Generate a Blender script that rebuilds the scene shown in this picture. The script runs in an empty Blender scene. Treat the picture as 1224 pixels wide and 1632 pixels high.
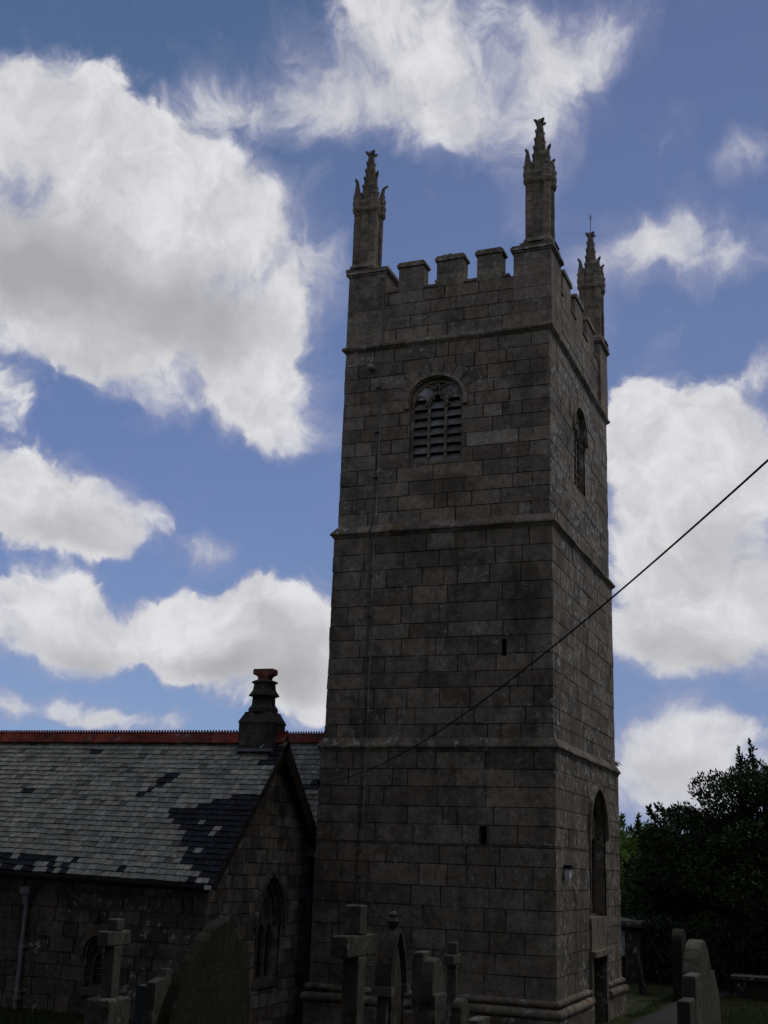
import bpy, math, random
import numpy as np
from mathutils import Vector, Matrix
random.seed(7)
rad = math.radians
SC = bpy.context.scene
# ------------------------------------------------------------------ camera
CAM = Vector((6.412, -26.481, 3.563))
yaw, pitch, roll = 0.38124, 0.28348, 0.03627
fw = Vector((-math.sin(yaw)*math.cos(pitch), math.cos(yaw)*math.cos(pitch), math.sin(pitch)))
rt = Vector((math.cos(yaw), math.sin(yaw), 0)); up = rt.cross(fw)
r2 = rt*math.cos(roll) + up*math.sin(roll); u2 = -rt*math.sin(roll) + up*math.cos(roll)
cd = bpy.data.cameras.new('camera'); co = bpy.data.objects.new('camera', cd); SC.collection.objects.link(co)
co.matrix_world = Matrix(((r2.x, u2.x, -fw.x, CAM.x), (r2.y, u2.y, -fw.y, CAM.y), (r2.z, u2.z, -fw.z, CAM.z), (0, 0, 0, 1)))
cd.sensor_fit = 'VERTICAL'; cd.sensor_height = 36; cd.lens = 42.57
cd.clip_start = 0.1; cd.clip_end = 3000
SC.camera = co
# ------------------------------------------------------------------ light
SUN_EL, SUN_AZ = 52.0, 36.0          # azimuth clockwise from +Y (sun behind and to the right of the tower)
SC.view_settings.view_transform = 'Standard'; SC.view_settings.look = 'None'
SC.view_settings.exposure = 0.0; SC.view_settings.gamma = 1; SC.view_settings.use_curve_mapping = False
sl = bpy.data.lights.new('sun', 'SUN'); sl.energy = 0.65; sl.angle = rad(12); sl.color = (1, .95, .87)
so = bpy.data.objects.new('sun', sl); SC.collection.objects.link(so)
sd = Vector((math.sin(rad(SUN_AZ))*math.cos(rad(SUN_EL)), math.cos(rad(SUN_AZ))*math.cos(rad(SUN_EL)), math.sin(rad(SUN_EL))))
so.rotation_euler = sd.to_track_quat('Z', 'Y').to_euler()
# clouds: (azimuth deg, elevation deg, radius az, radius el, rotation, weight), true directions in the sky
DENSE = [(-38.0, 28.9, 7.0, 5.1, 0, 1), (-40.7, 32.5, 3.7, 2.4, 0, 1), (-32.7, 30.2, 5.0, 2.8, 0, 1), (-29.6, 27.4, 3.4, 4.2, 0, 1), (-28.2, 22.9, 2.8, 3.2, 0, 1), (-33.0, 23.0, 6.2, 2.7, -12, 1), (-39.6, 24.7, 5.2, 3.2, 0, 1), (-26.9, 20.0, 1.5, 1.3, 0, 0.8), (-40.4, 19.8, 1.2, 1.5, 0, 0.6), (-39.0, 15.4, 4.5, 2.5, 0, 1), (-35.8, 15.0, 2.4, 1.7, 0, 0.9), (-33.1, 16.0, 1.2, 0.8, 0, 0.5), (-37.8, 10.1, 3.9, 2.1, 0, 1), (-35.2, 9.9, 1.9, 1.7, 0, 0.8), (-30.6, 10.4, 3.1, 2.1, 0, 1), (-27.6, 12.0, 1.7, 1.6, 0, 1), (-27.9, 9.1, 4.6, 2.1, 0, 1), (-25.2, 10.7, 1.6, 1.8, 0, 0.9), (-25.1, 7.7, 2.1, 1.7, 0, 0.7), (-7.3, 18.4, 4.0, 4.1, 0, 1), (-9.5, 20.3, 1.8, 2.2, 0, 0.9), (-4.9, 18.9, 3.1, 3.0, 0, 1), (-7.2, 13.8, 5.0, 3.9, 0, 1), (-5.6, 10.9, 3.9, 2.6, 0, 1), (-8.7, 10.1, 2.5, 2.2, 0, 0.8), (-3.3, 22.5, 1.5, 0.7, 0, 0.6), (-21.8, 37.9, 4.0, 2.2, 0, 0.9), (-19.7, 35.3, 3.0, 2.0, 0, 0.8), (-8.6, 5.6, 2.0, 0.9, 0, 0.5)]
FAINT = [(-26.5, 35.6, 5.1, 2.4, 15, 0.9), (-30.8, 34.2, 3.7, 1.3, 0, 0.6), (-16.9, 36.9, 4.1, 3.1, 0, 0.8), (-18.2, 32.9, 2.7, 1.6, 0, 0.8), (-22.3, 34.2, 4.1, 1.6, 0, 0.7), (-10.8, 37.4, 3.0, 2.0, 0, 0.8), (-13.2, 35.0, 3.4, 2.4, 0, 0.65), (-14.2, 31.8, 2.0, 2.2, 0, 0.6), (-37.1, 34.9, 2.2, 0.9, 0, 0.45), (-10.0, 28.6, 2.9, 1.7, 0, 0.9), (-8.4, 29.3, 1.6, 1.0, 0, 0.6), (-11.3, 26.4, 1.9, 2.0, 0, 0.6), (-5.0, 27.9, 2.7, 1.6, 0, 0.95), (-3.3, 31.8, 1.8, 1.3, 0, 0.9), (-3.3, 22.5, 1.7, 1.1, 0, 0.8), (-25.9, 25.9, 1.6, 4.6, 0, 0.7), (-24.9, 20.7, 1.6, 1.8, 0, 0.7), (-30.4, 14.3, 1.6, 0.9, -30, 0.8), (-36.0, 6.3, 1.9, 0.8, 0, 1.15), (-38.6, 6.1, 0.9, 0.8, 0, 1.05), (-33.4, 5.9, 2.0, 0.6, 0, 0.95), (-31.0, 6.3, 0.8, 0.7, 0, 0.85), (-38.0, 12.1, 3.9, 0.7, 0, 0.6), (-7.5, 3.7, 5.2, 2.1, 0, 1.25), (-8.0, 5.9, 3.3, 1.4, 0, 0.95), (-5.0, 6.2, 1.9, 0.8, 0, 0.75), (-33.7, 15.1, 2.4, 1.7, 0, 0.5)]
SHADE = [(-34.7, 25.1, 6.5, 2.1, 0, 0.9), (-39.9, 26.7, 3.6, 2.2, 0, 0.6), (-37.4, 21.6, 3.5, 1.4, 0, 0.5), (-37.7, 13.8, 4.8, 1.4, 0, 0.8), (-36.5, 8.5, 3.6, 1.2, 0, 0.7), (-28.4, 8.0, 4.4, 1.4, 0, 1), (-26.8, 10.3, 2.4, 1.5, 0, 0.6), (-6.6, 14.1, 3.4, 1.7, 0, 0.4), (-7.3, 9.0, 3.6, 1.6, 0, 0.6), (-7.5, 4.0, 4.4, 1.1, 0, 0.7), (-25.8, 34.1, 4.1, 1.6, 0, 0.5), (-12.8, 37.5, 3.8, 1.8, 0, 0.4), (-35.7, 6.0, 4.1, 0.6, 0, 0.6), (-40.4, 30.7, 1.8, 1.6, 0, 0.25), (-9.5, 11.0, 2.3, 1.4, 0, 0.4)]
W = bpy.data.worlds.new('World'); SC.world = W; W.use_nodes = True
nt = W.node_tree; N = nt.nodes; L = nt.links
for n in list(N): N.remove(n)
def nd(t, **k):
    n = N.new(t)
    for a, b in k.items(): setattr(n, a, b)
    return n
def mth(op, a, b=None, c=None, clamp=False):
    n = nd('ShaderNodeMath', operation=op, use_clamp=clamp)
    for i, v in enumerate((a, b, c)):
        if v is None: continue
        if isinstance(v, (int, float)): n.inputs[i].default_value = v
        else: L.new(v, n.inputs[i])
    return n.outputs[0]
def mrange(v, a, b, c=0.0, d=1.0, smooth=True):
    n = nd('ShaderNodeMapRange', interpolation_type='SMOOTHSTEP' if smooth else 'LINEAR')
    L.new(v, n.inputs[0])
    for i, x in enumerate((a, b, c, d)): n.inputs[i+1].default_value = x
    return n.outputs[0]
def mixc(f, a, b, bt='MIX'):
    n = nd('ShaderNodeMix', data_type='RGBA', blend_type=bt)
    if isinstance(f, (int, float)): n.inputs[0].default_value = f
    else: L.new(f, n.inputs[0])
    for i, v in ((6, a), (7, b)):
        if isinstance(v, tuple): n.inputs[i].default_value = (*v, 1)
        else: L.new(v, n.inputs[i])
    return n.outputs[2]
tc = nd('ShaderNodeTexCoord'); sp = nd('ShaderNodeSeparateXYZ'); L.new(tc.outputs['Generated'], sp.inputs[0])
az = mth('MULTIPLY', mth('ARCTAN2', sp.outputs[0], sp.outputs[1]), 180/math.pi)
el = mth('MULTIPLY', mth('ARCSINE', sp.outputs[2]), 180/math.pi)
azs = mth('MULTIPLY', az, 0.9)
cb = nd('ShaderNodeCombineXYZ'); L.new(az, cb.inputs[0]); L.new(el, cb.inputs[1])
pos = cb.outputs[0]
def noise(v, scale, detail=6, rough=.55, dist=0.0, off=0.0):
    n = nd('ShaderNodeTexNoise'); n.inputs['Scale'].default_value = scale; n.inputs['Detail'].default_value = detail
    n.inputs['Roughness'].default_value = rough; n.inputs['Distortion'].default_value = dist
    if off:
        a = nd('ShaderNodeVectorMath', operation='ADD'); L.new(v, a.inputs[0]); a.inputs[1].default_value = (off, off*.7, off*.3); v = a.outputs[0]
    L.new(v, n.inputs['Vector']); return n
def warp(v, scale, amp, detail=3, off=0.0):
    n = noise(v, scale, detail, .5, 0, off)
    s = nd('ShaderNodeVectorMath', operation='SUBTRACT'); L.new(n.outputs['Color'], s.inputs[0]); s.inputs[1].default_value = (.5, .5, .5)
    m = nd('ShaderNodeVectorMath', operation='SCALE'); L.new(s.outputs[0], m.inputs[0]); m.inputs['Scale'].default_value = amp
    a = nd('ShaderNodeVectorMath', operation='ADD'); L.new(v, a.inputs[0]); L.new(m.outputs[0], a.inputs[1]); return a.outputs[0]
flat = nd('ShaderNodeVectorMath', operation='MULTIPLY'); flat.inputs[1].default_value = (1, 1, 0)
L.new(warp(warp(pos, .16, 3.5, 2), .7, 1.5, 4, 31.0), flat.inputs[0])
wp = flat.outputs[0]
def blobs(lst, r0=1.45, r1=.55):
    tot = None
    for a, e, ra, re, ro, w in lst:
        m = nd('ShaderNodeMapping', vector_type='TEXTURE'); L.new(wp, m.inputs[0])
        m.inputs[1].default_value = (a, e, 0); m.inputs[2].default_value = (0, 0, rad(ro)); m.inputs[3].default_value = (ra, re, 1)
        ln = nd('ShaderNodeVectorMath', operation='LENGTH'); L.new(m.outputs[0], ln.inputs[0])
        v = mrange(ln.outputs['Value'], r0, r1, 0.0, w)
        tot = v if tot is None else mth('ADD', tot, v)
    return tot
D = blobs([(a, e, p*.95, q*.95, r, w) for a, e, p, q, r, w in DENSE], 1.55, .45); Fz = blobs(FAINT, 1.7, .1); S = blobs(SHADE, 1.6, .2)
nz = noise(wp, .34, 10, .60, .2).outputs[0]; nz2 = noise(wp, .26, 9, .62, .35, 13.0).outputs[0]; nz3 = noise(pos, .13, 5, .5, 0, 40.0).outputs[0]
nz4 = noise(wp, 1.3, 6, .6, .0, 63.0).outputs[0]
# the rest of the sky dome, beyond the photograph, carries the same kind of cloud
big = mrange(noise(wp, .055, 3, .5, 0, 77.0).outputs[0], .44, .56, 0, 1.1)
outm = mth('MAXIMUM', mrange(mth('ABSOLUTE', mth('ADD', az, 21.8)), 23.0, 32.0), mrange(el, 41.0, 47.0))
D = mth('ADD', D, mth('MULTIPLY', big, outm))
dn = mth('ADD', mth('ADD', D, mth('MULTIPLY', mth('SUBTRACT', nz, .5), 1.6)), mth('MULTIPLY', mth('SUBTRACT', nz4, .5), .45))
soft = mrange(nz3, .38, .62, .6, 1.4)              # some margins crisp, some ragged and soft
aD = mth('POWER', mrange(mth('DIVIDE', mth('SUBTRACT', dn, .22), soft), 0.0, 1.0), .8)
fn = mth('ADD', mth('ADD', Fz, mth('MULTIPLY', D, .35)), mth('MULTIPLY', mth('SUBTRACT', nz2, .5), 2.3))
aF = mrange(fn, .12, 1.45, 0, .95)
alpha = mth('SUBTRACT', 1.0, mth('MULTIPLY', mth('SUBTRACT', 1.0, aD), mth('SUBTRACT', 1.0, aF)))
core = mrange(mth('ADD', dn, mth('MULTIPLY', Fz, .6)), .4, 1.5)
sh = mth('MULTIPLY', mth('ADD', S, mth('MULTIPLY', mth('SUBTRACT', nz3, .52), 1.3)), core, clamp=True)
edge = mrange(mth('ADD', mth('MULTIPLY', nz, .75), mth('MULTIPLY', nz4, .25)), .32, .66)
cw = mixc(edge, (.56, .56, .60), (.76, .76, .78))
cc = mixc(mth('MULTIPLY', sh, .95, clamp=True), cw, (.38, .38, .395))
cc = mixc(mrange(alpha, .25, 1.0), (.34, .35, .50), cc)
sky = nd('ShaderNodeTexSky', sky_type='NISHITA', sun_disc=False, sun_elevation=rad(SUN_EL), sun_rotation=rad(SUN_AZ))
sky.air_density = 1.2; sky.dust_density = 0.0; sky.ozone_density = 2.0
skc = mixc(1.0, sky.outputs[0], (.10, .10, .10), 'MULTIPLY')
skc = mixc(1.0, skc, (.6, .62, .6), 'MULTIPLY')
grad = mixc(mrange(el, 16, 42, smooth=False), mixc(mrange(el, 2, 16, smooth=False), (.25, .38, .64), (.150, .225, .48)), (.062, .120, .232))
grad = mixc(mrange(az, -38, -12, 0, .8), grad, mixc(mrange(el, 5, 42, smooth=False), (.19, .27, .50), (.110, .146, .318)))
skc = mixc(.88, skc, grad)
fin = mixc(alpha, skc, cc)
# darken towards the zenith: thicker cloud overhead
fin = mixc(mrange(el, 45, 80, 0, .8), fin, (.22, .22, .24))
fin = mixc(mrange(el, 1.0, -4.0), fin, (.02, .02, .018))
bg = nd('ShaderNodeBackground'); L.new(fin, bg.inputs[0]); bg.inputs[1].default_value = 1.0
ow = nd('ShaderNodeOutputWorld'); L.new(bg.outputs[0], ow.inputs[0])
try: W.cycles.sampling_method = 'MANUAL'; W.cycles.sample_map_resolution = 512
except Exception: pass

# ------------------------------------------------------------------ helpers
COL = SC.collection
MATS = {}
def mat(name, rough=.9, spec=.25, tone=True, col=(.2, .2, .2), var=.35, grain=70., stain=None, lichen=0.0, orange=0.0, moss=0.0, bump=.35, bscale=30., metal=0.0, streak=0.0, lthr=.575, spots=()):
    if name in MATS: return MATS[name]
    m = bpy.data.materials.new(name); m.use_nodes = True; t = m.node_tree; n = t.nodes; l = t.links
    b = n['Principled BSDF']; b.inputs['Roughness'].default_value = rough
    b.inputs['Specular IOR Level'].default_value = spec; b.inputs['Metallic'].default_value = metal
    tcn = n.new('ShaderNodeTexCoord'); P = tcn.outputs['Object']
    def nz(scale, det=5, ro=.6, off=0., zs=1.0):
        mp = n.new('ShaderNodeMapping'); l.new(P, mp.inputs[0]); mp.inputs[1].default_value = (off, off*.37, off*.71); mp.inputs[3].default_value = (1, 1, zs)
        x = n.new('ShaderNodeTexNoise'); x.inputs['Scale'].default_value = scale; x.inputs['Detail'].default_value = det; x.inputs['Roughness'].default_value = ro
        l.new(mp.outputs[0], x.inputs['Vector']); return x.outputs[0]
    def mr(v, a, b_, c=0., d=1.):
        x = n.new('ShaderNodeMapRange'); x.interpolation_type = 'SMOOTHSTEP'; l.new(v, x.inputs[0])
        for i, q in enumerate((a, b_, c, d)): x.inputs[i+1].default_value = q
        return x.outputs[0]
    def mx(f, a, b_, bt='MIX'):
        x = n.new('ShaderNodeMix'); x.data_type = 'RGBA'; x.blend_type = bt
        if isinstance(f, float): x.inputs[0].default_value = f
        else: l.new(f, x.inputs[0])
        for i, v in ((6, a), (7, b_)):
            if isinstance(v, tuple): x.inputs[i].default_value = (*v, 1)
            else: l.new(v, x.inputs[i])
        return x.outputs[2]
    def mu(a, b_):
        x = n.new('ShaderNodeMath'); x.operation = 'MULTIPLY'
        for i, v in enumerate((a, b_)):
            if isinstance(v, float): x.inputs[i].default_value = v
            else: l.new(v, x.inputs[i])
        return x.outputs[0]
    if tone:
        at = n.new('ShaderNodeAttribute'); at.attribute_name = 'tone'; c = at.outputs['Color']
    else:
        rg = n.new('ShaderNodeRGB'); rg.outputs[0].default_value = (*col, 1); c = rg.outputs[0]
    g = nz(grain, 4, .7)
    vv = n.new('ShaderNodeCombineColor'); q = mr(g, .3, .7, 1-var, 1+var)
    for i in range(3): l.new(q, vv.inputs[i])
    c = mx(1.0, c, vv.outputs[0], 'MULTIPLY')
    big = nz(2.2, 6, .65, 5.)
    vv2 = n.new('ShaderNodeCombineColor'); q2 = mr(big, .35, .68, .8, 1.18)
    for i in range(3): l.new(q2, vv2.inputs[i])
    c = mx(1.0, c, vv2.outputs[0], 'MULTIPLY')
    mid = nz(9., 5, .7, 71.); vv3 = n.new('ShaderNodeCombineColor'); q3 = mr(mid, .32, .68, .78, 1.24)
    for i in range(3): l.new(q3, vv3.inputs[i])
    c = mx(1.0, c, vv3.outputs[0], 'MULTIPLY')
    if stain: c = mx(mu(mr(nz(22., 3, .6, 91.), .62, .68), .55), c, (.02, .019, .015))
    for (sx, sz, rx, rz, am) in spots:
        mp = n.new('ShaderNodeMapping'); mp.vector_type = 'TEXTURE'; l.new(P, mp.inputs[0]); mp.inputs[1].default_value = (sx, 0, sz); mp.inputs[3].default_value = (rx, 100, rz)
        ln = n.new('ShaderNodeVectorMath'); ln.operation = 'LENGTH'; l.new(mp.outputs[0], ln.inputs[0])
        ad = n.new('ShaderNodeMath'); ad.operation = 'ADD'; l.new(ln.outputs['Value'], ad.inputs[0]); l.new(nz(3.5, 7, .75, 101.), ad.inputs[1])
        c = mx(mu(mr(ad.outputs[0], 1.45, 1.05), float(am)), c, (.024, .024, .015))
    if stain: c = mx(mu(mr(nz(1.1, 7, .72, 11.), .5, .62), float(stain)), c, (.022, .021, .014))
    if streak: c = mx(mu(mr(nz(2.6, 6, .65, 21., .16), .5, .64), float(streak)), c, (.025, .022, .015))
    if moss: c = mx(mu(mr(nz(3.1, 6, .7, 51.), .5, .62), float(moss)), c, (.035, .045, .012))
    if orange: c = mx(mu(mr(nz(1.7, 6, .7, 31.), .58, .66), float(orange)), c, (.19, .10, .025))
    if lichen:
        k = mu(mr(nz(5.5, 7, .72, 41.), lthr, lthr+.055), mr(nz(.8, 4, .6, 61.), .42, .56))
        c = mx(mu(k, float(lichen)), c, (.42, .42, .38))
    l.new(c, b.inputs['Base Color'])
    if bump:
        bp = n.new('ShaderNodeBump'); bp.inputs['Strength'].default_value = bump; bp.inputs['Distance'].default_value = .02
        l.new(nz(bscale, 6, .7), bp.inputs['Height']); l.new(bp.outputs[0], b.inputs['Normal'])
    MATS[name] = m; return m
def jit(c, s=.12, h=.03):
    k = 1+random.uniform(-s, s); return tuple(max(0, x*k*(1+random.uniform(-h, h))) for x in c)
class MB:
    def __init__(s): s.v = []; s.f = []; s.c = []
    def face(s, pts, col):
        i = len(s.v); s.v += [tuple(p) for p in pts]; s.f.append(tuple(range(i, i+len(pts)))); s.c.append(col)
    def box(s, lo, hi, col, fr=None):
        (x0, y0, z0), (x1, y1, z1) = lo, hi
        P = [(x0,y0,z0),(x1,y0,z0),(x1,y1,z0),(x0,y1,z0),(x0,y0,z1),(x1,y0,z1),(x1,y1,z1),(x0,y1,z1)]
        if fr: P = [fr(p) for p in P]
        i = len(s.v); s.v += [tuple(p) for p in P]
        for q in ((0,3,2,1),(4,5,6,7),(0,1,5,4),(1,2,6,5),(2,3,7,6),(3,0,4,7)): s.f.append(tuple(i+k for k in q)); s.c.append(col)
    def rings(s, rings, col, cap=True, closed=True):
        # rings: list of equal-length point lists, shared vertices
        i = len(s.v); n = len(rings[0])
        for r in rings: s.v += [tuple(p) for p in r]
        for a in range(len(rings)-1):
            for k in range(n if closed else n-1):
                k2 = (k+1) % n
                s.f.append((i+a*n+k, i+a*n+k2, i+(a+1)*n+k2, i+(a+1)*n+k)); s.c.append(col[a] if isinstance(col, list) else col)
        if cap:
            c0 = col[0] if isinstance(col, list) else col; c1 = col[-1] if isinstance(col, list) else col
            s.f.append(tuple(i+k for k in range(n))[::-1]); s.c.append(c0)
            s.f.append(tuple(i+(len(rings)-1)*n+k for k in range(n))); s.c.append(c1)
    def lathe(s, prof, n, col, cx=0, cy=0, rot=0, sx=1, sy=1, cap=True, bend=None):
        R = []
        for j, (r, z) in enumerate(prof):
            bx, by = bend[j] if bend else (0, 0)
            R.append([(cx+bx+r*sx*math.cos(rot+2*math.pi*k/n), cy+by+r*sy*math.sin(rot+2*math.pi*k/n), z) for k in range(n)])
        s.rings(R, col, cap)
    def tube(s, pts, r, col, n=8, cap=True):
        R = []; pts = [Vector(p) for p in pts]
        for i, p in enumerate(pts):
            d = (pts[min(i+1, len(pts)-1)]-pts[max(i-1, 0)]).normalized()
            a = Vector((0, 0, 1)) if abs(d.z) < .9 else Vector((1, 0, 0))
            u = d.cross(a).normalized(); w = d.cross(u); rr = r[i] if isinstance(r, (list, tuple)) else r
            R.append([p+(u*math.cos(2*math.pi*k/n)+w*math.sin(2*math.pi*k/n))*rr for k in range(n)])
        s.rings(R, col, cap)
    def prism(s, poly, d0, d1, fr, col, back=True):
        # poly (u,v) CCW seen from outside; d0 outer depth, d1 inner
        n = len(poly)
        s.face([fr((p[0], p[1], d0)) for p in poly], col)
        for k in range(n):
            a, b = poly[k], poly[(k+1) % n]
            s.face([fr((a[0], a[1], d0)), fr((a[0], a[1], d1)), fr((b[0], b[1], d1)), fr((b[0], b[1], d0))], col)
        if back: s.face([fr((p[0], p[1], d1)) for p in poly[::-1]], col)
    def build(s, name, material, parent=None, smooth=False, loc=None):
        me = bpy.data.meshes.new(name); me.from_pydata(s.v, [], s.f)
        at = me.color_attributes.new('tone', 'FLOAT_COLOR', 'CORNER')
        ls = np.zeros(len(me.polygons), dtype=np.int32); me.polygons.foreach_get('loop_total', ls)
        ca = np.repeat(np.array([(*c[:3], 1.0) for c in s.c], dtype=np.float32), ls, axis=0)
        at.data.foreach_set('color', ca.ravel())
        if smooth: me.polygons.foreach_set('use_smooth', [True]*len(me.polygons))
        me.materials.append(material); me.update()
        o = bpy.data.objects.new(name, me); COL.objects.link(o)
        if parent: o.parent = parent
        if loc: o.location = loc
        return o
def thing(name, label, cat, loc=(0, 0, 0), group=None, rz=0):
    o = bpy.data.objects.new(name, None); COL.objects.link(o); o.location = loc; o.rotation_euler = (0, 0, rz); o.empty_display_size = .2
    o['label'] = label; o['category'] = cat
    if group: o['group'] = group
    return o
def tag(o, label, cat, group=None):
    o['label'] = label; o['category'] = cat
    if group: o['group'] = group
def sub_empty(name, parent, loc=(0, 0, 0)):
    o = bpy.data.objects.new(name, None); COL.objects.link(o); o.parent = parent; o.location = loc; o.empty_display_size = .1; return o
# 2-D convex polygon tools
def clip(poly, nx, ny, c):
    out = []
    for i in range(len(poly)):
        a = poly[i]; b = poly[(i+1) % len(poly)]
        da = nx*a[0]+ny*a[1]-c; db = nx*b[0]+ny*b[1]-c
        if da <= 1e-9: out.append(a)
        if (da < -1e-9 and db > 1e-9) or (da > 1e-9 and db < -1e-9):
            t = da/(da-db); out.append((a[0]+(b[0]-a[0])*t, a[1]+(b[1]-a[1])*t))
    return out
def area(p): return .5*sum(p[i][0]*p[(i+1) % len(p)][1]-p[(i+1) % len(p)][0]*p[i][1] for i in range(len(p))) if len(p) > 2 else 0
def inside(poly, hole):
    for i in range(len(hole)):
        a, b = hole[i], hole[(i+1) % len(hole)]; nx, ny = b[1]-a[1], -(b[0]-a[0])
        poly = clip(poly, nx, ny, nx*a[0]+ny*a[1])
        if len(poly) < 3: return []
    return poly
def subtract(polys, hole):
    hb = (min(p[0] for p in hole), max(p[0] for p in hole), min(p[1] for p in hole), max(p[1] for p in hole)); out = []
    for poly in polys:
        if max(p[0] for p in poly) < hb[0] or min(p[0] for p in poly) > hb[1] or max(p[1] for p in poly) < hb[2] or min(p[1] for p in poly) > hb[3]:
            out.append(poly); continue
        rest = poly
        for i in range(len(hole)):
            a, b = hole[i], hole[(i+1) % len(hole)]; nx, ny = b[1]-a[1], -(b[0]-a[0]); c = nx*a[0]+ny*a[1]
            q = clip(rest, -nx, -ny, -c)
            if area(q) > 2e-5: out.append(q)
            rest = clip(rest, nx, ny, c)
            if area(rest) < 1e-6: break
    return out
def frame(o, U, V, Nn):
    o = Vector(o); U = Vector(U); V = Vector(V); Nn = Vector(Nn)
    return lambda p: o+U*p[0]+V*p[1]+Nn*p[2]
def rect(u0, v0, u1, v1): return [(u0, v0), (u1, v0), (u1, v1), (u0, v1)]
def pointed(cx, hw, v0, vs, va, n=7):
    """pointed arch opening, CCW from bottom-left"""
    h = va-vs; R = (hw*hw+h*h)/(2*hw)
    p = [(cx-hw, v0), (cx+hw, v0)]
    a1 = math.asin(min(1, h/R))
    for i in range(n+1): t = a1*i/n; p.append((cx+hw-R+R*math.cos(t), vs+R*math.sin(t)))
    for i in range(n-1, -1, -1): t = a1*i/n; p.append((cx-hw+R-R*math.cos(t), vs+R*math.sin(t)))
    return p
def rounded(cx, hw, v0, vs, rise, n=14):
    p = [(cx-hw, v0), (cx+hw, v0)]
    for i in range(n+1): t = math.pi*i/n; p.append((cx+hw*math.cos(t), vs+rise*math.sin(t)))
    return p
def ashlar(mb, fr, outline, rows, opens=(), extra=(), tone=(.2, .18, .155), mortar=(.068, .044, .033), lmin=.5, lmax=1.5, joint=.0135, rng=None, proud=.016, reveal=.32, tv=.3, jw=.006):
    rng = rng or random
    u0 = min(p[0] for p in outline); u1 = max(p[0] for p in outline); prev = []
    for r in range(len(rows)-1):
        v0, v1 = rows[r], rows[r+1]
        for _ in range(8):
            js = [u0]; x = u0+rng.uniform(lmin*.5, lmax*.8)
            while x < u1-lmin*.6: js.append(x); x += rng.uniform(lmin, lmax) if rng.random() < .8 else rng.uniform(lmin*.5, lmin)
            js.append(u1)
            if all(abs(a-b) > .09 for a in js[1:-1] for b in prev): break
        prev = js[1:-1]
        for a, b in zip(js, js[1:]):
            j = joint*rng.uniform(.6, 1.3)
            q = rect(a+(j if a > u0 else 0), v0+joint*.8, b-(j if b < u1 else 0), v1-joint*.6)
            w_ = jw; q = [(p[0]+rng.uniform(-w_, w_), p[1]+rng.uniform(-w_*.7, w_*.7)) for p in q]
            if len(outline) > 4: q = inside(q, outline)
            else: q = [(p[0]+(rng.uniform(-.004, .018)*(1 if p[0] > b-.03 and b >= u1 else -1 if p[0] < a+.03 and a <= u0 else 0)), p[1]) for p in q]
            if area(q) < 1e-3: continue
            ps = [q]
            for h in list(opens)+list(extra): ps = subtract(ps, h)
            k = 1+rng.uniform(-tv, tv)*.9; w = rng.uniform(-.05, .05); col = (tone[0]*k*(1+w), tone[1]*k, tone[2]*k*(1-w))
            if rng.random() < .1: col = (col[0]*1.2, col[1]*1.22, col[2]*1.22)
            d = rng.uniform(0, proud)
            for p in ps: mb.prism(p, d, -.03, fr, col, back=False)
    ps = [list(outline)]
    for h in opens: ps = subtract(ps, h)
    for p in ps: mb.face([fr((a[0], a[1], -.013)) for a in p], mortar)
    for h in opens:
        for k in range(len(h)):
            a, b = h[k], h[(k+1) % len(h)]
            mb.face([fr((a[0], a[1], .001)), fr((b[0], b[1], .001)), fr((b[0], b[1], -reveal)), fr((a[0], a[1], -reveal))], jit(tone, .15))
def rowset(z0, z1, h, rng, v=.14):
    n = max(1, round((z1-z0)/h)); hs = [1+rng.uniform(-v, v) for _ in range(n)]; s = sum(hs); z = z0; out = [z0]
    for x in hs: z += x/s*(z1-z0); out.append(z)
    out[-1] = z1; return out
def arch_ring(mb, pts, w0, w1, d0, d1, fr, col, seg_tone=.15):
    """moulding following an open polyline pts (u,v), from offset w0 to w1 outward"""
    n = len(pts); nr = []
    for i in range(n):
        a = pts[max(0, i-1)]; b = pts[min(n-1, i+1)]; dx, dy = b[0]-a[0], b[1]-a[1]; l = math.hypot(dx, dy) or 1; nr.append((dy/l, -dx/l))
    for i in range(n-1):
        q = [(pts[i][0]+nr[i][0]*w0, pts[i][1]+nr[i][1]*w0), (pts[i][0]+nr[i][0]*w1, pts[i][1]+nr[i][1]*w1), (pts[i+1][0]+nr[i+1][0]*w1, pts[i+1][1]+nr[i+1][1]*w1), (pts[i+1][0]+nr[i+1][0]*w0, pts[i+1][1]+nr[i+1][1]*w0)]
        if area(q) < 0: q = q[::-1]
        mb.prism(q, d0, d1, fr, jit(col, seg_tone))
def tracery(mb, outline, lights, d0, d1, fr, col):
    ps = [list(outline)]
    for h in lights: ps = subtract(ps, h)
    for p in ps:
        mb.face([fr((a[0], a[1], d0)) for a in p], col); mb.face([fr((a[0], a[1], d1)) for a in p[::-1]], col)
    for h in lights:
        for k in range(len(h)):
            a, b = h[k], h[(k+1) % len(h)]
            mb.face([fr((a[0], a[1], d0)), fr((b[0], b[1], d0)), fr((b[0], b[1], d1)), fr((a[0], a[1], d1))], col)

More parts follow.
